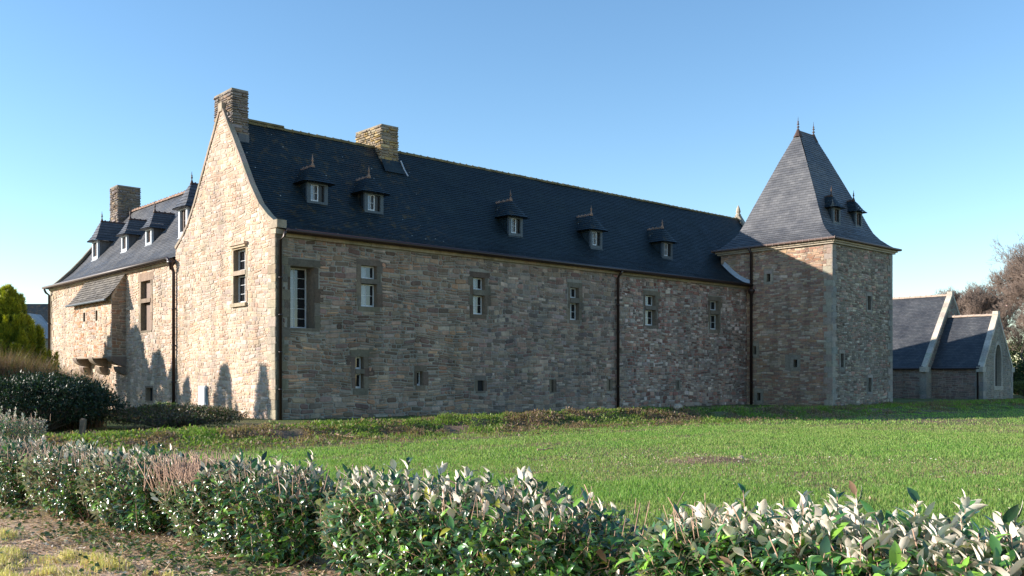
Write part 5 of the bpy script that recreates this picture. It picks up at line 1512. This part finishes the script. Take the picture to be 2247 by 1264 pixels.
bush("grass_clump_bush", "small bright green bush against the gable wall beside the downpipe", -13.3, 35.6, .7, .6, .62, 3500, 8, [(0.10, 0.15, 0.05), (0.12, 0.17, 0.04)], .10)

def conifer(name, label, cx, cy, r, h, n, seed, group=None, slim=1.0, cols=None, z0=0.0, NP=210):
    rg = np.random.default_rng(seed)
    o = empty(name, label, "tree", (cx, cy, float(H(cx, cy))), 0, group)
    # crown of upright plumes
    zb = rg.random(NP) ** .85; az = rg.random(NP) * 2 * np.pi
    prof = lambda f: np.interp(f, [0, .12, .35, .6, .8, .93, 1.0], [.98, 1.0, .92, .60, .34, .14, .0])
    PX = np.cos(az) * prof(zb) * r * .82; PY = np.sin(az) * prof(zb) * r * .82; rj = rg.uniform(.72, 1.12, NP); PX *= rj; PY *= rj; PZ = z0 + zb * (h - z0) * .86
    k = rg.integers(0, NP, n); f = rg.random(n) ** .8
    pl = (0.55 + .8 * rg.random(NP)) * (1 - .35 * zb) * h / 6.0
    rr = .27 * (1 - f) ** .8 * (h / 6) * np.sqrt(rg.random(n)); a2 = rg.random(n) * 2 * np.pi
    out = np.stack([np.cos(az), np.sin(az)], 1)
    px_ = PX[k] + out[k, 0] * .30 * f * (1 - zb[k]) + np.cos(a2) * rr; py_ = PY[k] + out[k, 1] * .30 * f * (1 - zb[k]) + np.sin(a2) * rr
    pz_ = PZ[k] + f * pl[k]
    ok = rg.random(n) > .0
    pos = np.stack([px_, py_, np.minimum(pz_, h * 1.01)], 1)
    dd = norm(np.stack([out[k, 0] * .45 + np.cos(a2) * .45, out[k, 1] * .45 + np.sin(a2) * .45, np.ones(n)], 1) + rg.normal(0, .25, (n, 3)))
    up = np.stack([out[k, 0], out[k, 1], np.full(n, .3)], 1) + rg.normal(0, .6, (n, 3))
    cols = cols or [(0.16, 0.20, 0.02), (0.40, 0.40, 0.03), (0.10, 0.16, 0.02), (0.34, 0.32, 0.03)]
    tipw = np.clip(f * 1.2 - .1 + rg.normal(0, .15, n), 0, 1)[:, None]
    c = (np.array(cols[2]) * (1 - tipw) + np.array(cols[1]) * tipw) * rg.uniform(.65, 1.35, (n, 1))
    leaf_scatter("crown", pos, dd, up, rg.uniform(.10, .28, n) * (h / 6), .17, c, BUSH_LEAF, 'leaf_s', o)
    mb = MB(); mb.tube([(0, 0, -.1), (0.03, 0, h * .4), (0, 0.03, h * .9)], [.16, .1, .02], 8); mb.build("trunk", BARK, o)
    return o
conifer("golden_conifer", "golden green conifer at the left edge of the view, in front of the wing corner", -25.45, 47.0, 2.45, 6.6, 90000, 3)
conifer("golden_conifer", "conifer out of view on the left whose shadow falls beneath the wing window", -28.4, 44.6, 3.3, 6.9, 40000, 33, NP=110)
conifer("golden_conifer", "tall conifer out of view on the left, between its wide and its low neighbour", -27.6, 43.2, 2.1, 6.5, 22000, 35, NP=80)
conifer("golden_conifer", "low conifer out of view on the left whose shadow falls left of the utility box", -26.0, 41.9, 1.6, 5.5, 14000, 34, NP=50)
conifer("slim_conifer", "slim columnar conifer out of view on the left whose shadow falls on the gable", -23.9, 39.0, 1.5, 6.3, 20000, 4, NP=60)
conifer("slim_conifer", "second slim conifer out of view, shading the right foot of the gable", -24.0, 36.4, .95, 6.9, 12000, 44, NP=40)
conifer("slim_conifer", "low conifer out of view on the left, shading the bramble before the gable", -22.6, 32.8, 1.7, 4.8, 14000, 45, NP=60)
conifer("slim_conifer", "lowest conifer out of view on the left, shading the grass behind the hedge", -20.3, 29.3, 1.7, 4.3, 14000, 46, NP=60)
# tall dry grass by the bush
def reeds():
    n = 16000; k = RNG.integers(0, 40, n)
    cx_r = RNG.uniform(-17.6, -13.9, 40); cy_r = RNG.uniform(29.6, 31.5, 40)
    x = cx_r[k] + RNG.normal(0, .16, n); y = cy_r[k] + RNG.normal(0, .16, n)
    h = RNG.uniform(1.2, 2.75, n) * np.clip(1.15 - (x + 17.6) / 9, .5, 1.1)
    c = np.where((RNG.random(n) < .65)[:, None], np.array([0.21, 0.115, 0.08]), np.array([0.11, 0.10, 0.04])) * RNG.uniform(.6, 1.3, (n, 1))
    o = blades("dry_reeds", x, y, h, np.full(n, .022), c, curl=.45)
    tag(o, "tall brown dry grass between the conifer and the dark bush", "dry grass", kind="stuff")
reeds()

# ================================================================== bare trees
def bare_tree(label, cx, cy, h, seed, spread=1.0, tw=1.0, maxd=7):
    rg = random.Random(seed)
    o = empty("bare_tree", label, "tree", (cx, cy, 0), 0, "leafless trees behind the chapel")
    SA, SB, RA, RB = [], [], [], []; big = MB()
    def grow(p, d, L, r, depth):
        segs = 3
        for i in range(segs):
            d = (d + Vector((rg.gauss(0, .13), rg.gauss(0, .13), rg.gauss(0.05, .08)))).normalized()
            q = p + d * (L / segs); r2 = r * .86
            if depth < 2: big.tube([tuple(p), tuple(q)], [r, r2], 7, cap=False)
            else: SA.append(tuple(p)); SB.append(tuple(q)); RA.append(r); RB.append(r2)
            if depth >= 1 and depth < maxd and rg.random() < .55:
                side(q, d, L * .62, r2 * .5, depth + 1)
            p, r = q, r2
        if depth < maxd:
            for k in range(2 if rg.random() < .6 else 3):
                side(p, d, L * rg.uniform(.64, .84), r * rg.uniform(.55, .75), depth + 1, .55)
    def side(p, d, L, r, depth, a=.85):
        ax = Vector((rg.gauss(0, 1), rg.gauss(0, 1), rg.gauss(0, 1))); ax = (ax - d * ax.dot(d)).normalized()
        th = rg.uniform(a * .5, a * 1.2) * spread
        nd = (d * math.cos(th) + ax * math.sin(th)); nd.z += .08; nd.normalize()
        if L > .18: grow(p, nd, L, max(r, .011 * tw), depth)
    grow(Vector((0, 0, 0)), Vector((rg.gauss(0, .05), rg.gauss(0, .05), 1)).normalized(), h * .27, h * .022, 0)
    big.build("trunk", BARK, o, smooth=True)
    SA, SB, RA, RB = map(np.array, (SA, SB, RA, RB))
    twig_mesh("branches", SA, SB, RA, RB, TWIG, o)
    return o
bare_tree("tallest leafless tree at the right edge, with a wide crown of fine twigs", 48.5, 84.0, 14.0, 1, tw=1.1, maxd=8)
bare_tree("leafless tree right behind the pointed chapel gable", 44.5, 86.0, 10.5, 2, tw=1.2, maxd=8)
bare_tree("reddish leafless tree between the tower and the tall tree, behind the chapel ridge", 48.5, 95.0, 12.0, 3, tw=1.2, maxd=8)
bare_tree("pale trunked leafless tree beside the chapel's right corner", 45.0, 81.0, 9.5, 4, tw=1.0, maxd=8)
bare_tree("small leafless tree peeking over the step between the two chapel roofs", 46.5, 99.0, 11.5, 6, tw=1.4)
EV = [(0.04, 0.07, 0.02), (0.06, 0.10, 0.02), (0.03, 0.05, 0.02)]
bush("evergreen_bush", "evergreen bush at the right edge under the leafless trees", 44.6, 79.2, 2.2, 1.6, 3.0, 9000, 21, EV, .16)
bush("evergreen_bush", "yellow green low bush at the chapel's right foot", 42.5, 76.6, 1.6, 1.2, 1.4, 5000, 22, [(0.12, 0.14, 0.03), (0.09, 0.12, 0.03)], .12)
bush("evergreen_bush", "dark evergreen thicket far behind the right chapel corner", 50.0, 92.0, 5.0, 2.5, 5.0, 14000, 23, EV, .22)

# ================================================================== small things
# white meter box and hose on the gable wall
r_ = GAB.rect(442, 847, 456, 894)
mbx = empty("meter_box", "tall white utility box fixed to the foot of the sunlit gable wall", "utility box", (*to_world(-0.05, (r_[0] + r_[1]) / 2), r_[2]), ANG)
mb = MB(); wdt = (r_[1] - r_[0]) / 2; hgt = r_[3] - r_[2]
mb.box((-.10, -wdt, 0), (.03, wdt, hgt)); mb.build("body", WHITE, mbx)
mb = MB(); mb.box((-.115, -wdt + .03, .05), (-.103, wdt - .03, hgt - .05)); mb.build("door", WHITE, mbx)
mb = MB(); mb.box((-.20, -wdt - .02, -.10), (.03, wdt + .1, -.04)); mb.build("shelf", GREYWOOD, mbx)
hx0, hy0 = to_world(-0.14, r_[0] - .12)
mb = MB(); mb.tube([(0, 0, r_[3] - .05), (.02, -.05, r_[3] + .02), (.04, -.1, r_[3] - .1), (.03, -.05, 1.0), (.0, .02, .6), (.04, -.06, .2), (.1, -.1, .05)], .03, 8)
mb.tube([(.0, .05, r_[3] - .08), (.03, .03, 1.1), (.06, .08, .55), (.02, .02, .1)], .018, 8)
hs = mb.build("garden_hose", simple("blue_rubber", (0.05, 0.14, 0.22), .4), None); hs.location = (hx0, hy0, 0)
tag(hs, "thin blue hose hanging beside the white utility box", "hose")
# wooden post behind the hedge
def at_ground(px, py, z=0.0):
    Y = F_PX * (CAMZ - z) / (py - HY); return ((px - CX) / F_PX * Y, Y)
wp = (-10.9, 23.6)
mb = MB(); mb.box((-.06, -.05, -.2), (.06, .05, 0.42), jit=.01); mb.box((-.045, -.04, .41), (.045, .04, .45), jit=.006)
po = mb.build("wooden_post", BARK, None); po.location = (wp[0], wp[1], float(H(*wp))); po.rotation_euler = (0, R(6), 0)
tag(po, "short leaning weathered wooden post between the hedge and the dark bush", "post")
# stone on the bank
def rock(x, y, r, label, seed, c=(0.42, 0.33, 0.27)):
    rg = random.Random(seed); mb = MB(); prof = []
    mb.lathe((0, 0, 0), [(r * .7, -.05), (r, r * .3), (r * .85, r * .7), (r * .35, r * 1.0)], 9, c)
    mb.v = [(p[0] * rg.uniform(.8, 1.2), p[1] * rg.uniform(.7, 1.1), p[2] * rg.uniform(.85, 1.15)) for p in mb.v]
    o = mb.build("field_stone", STONE, None); o.location = (x, y, float(H(x, y))); tag(o, label, "stone", "stones lying about")
s_, t_ = 12.6, -9.7
rock(*to_world(s_, t_), .2, "pinkish stone lying on top of the grassy bank", 3)
rock(9.2, 15.9, .07, "small pale stone lying in the green field", 4)
rock(4.6, 18.75, .07, "small stone on the heap of earth in the field", 5)
# broken branch on the bank and one in the field
def branch(p0, p1, r, label, seed):
    rg = random.Random(seed); mb = MB(); n = 6
    pts = [tuple(np.array(p0) * (1 - i / n) + np.array(p1) * (i / n) + np.array([rg.uniform(-.05, .05), rg.uniform(-.05, .05), rg.uniform(0, .04)])) for i in range(n + 1)]
    base = pts[0]; pts = [tuple(np.array(p) - np.array(base)) for p in pts]
    mb.tube(pts, [r * (1 - .1 * i) for i in range(n + 1)], 6)
    k = pts[3]; mb.tube([k, (k[0] + .2, k[1] + .05, k[2] + .12)], [r * .6, r * .2], 5)
    o = mb.build("fallen_branch", STEM, None); o.location = base; tag(o, label, "branch", "fallen branches")
def gp(x, y, dz=.05): return (x, y, float(H(x, y)) + dz)
branch(gp(-4.95, 26.3), gp(-4.3, 25.6), .03, "pale broken branch lying on the grassy bank", 1)
branch(gp(0.55, 21.2), gp(0.95, 21.5), .02, "short pale stick lying in the green field", 2)

def ivy():
    n = 4500
    d = RNG.uniform(3.5, 14, n); off = -RNG.gamma(2.0, .22, n) - .35
    x = HL0[0] + HLd[0] * d + HLn[0] * off; y = HL0[1] + HLd[1] * d + HLn[1] * off
    ok = fbm(x, y, 1.4, 131) > .52; x, y = x[ok], y[ok]; n = len(x)
    c = np.where((RNG.random(n) < .3)[:, None], np.array([0.14, 0.20, 0.04]), np.array([0.05, 0.09, 0.03])) * RNG.uniform(.6, 1.5, (n, 1))
    z = H(x, y) + RNG.gamma(2, .035, n)
    o = leaf_scatter("ivy_ground_cover", np.stack([x, y, z], 1), RNG.normal(0, 1, (n, 3)) * np.array([1, 1, .3]), np.stack([RNG.normal(0, .5, n), RNG.normal(0, .5, n), np.ones(n)], 1), RNG.uniform(.03, .07, n), .8, c, BUSH_LEAF, tmpl='leaf_s')
    tag(o, "small green ivy leaves creeping over the litter at the foot of the hedge", "ivy", kind="stuff")
ivy()
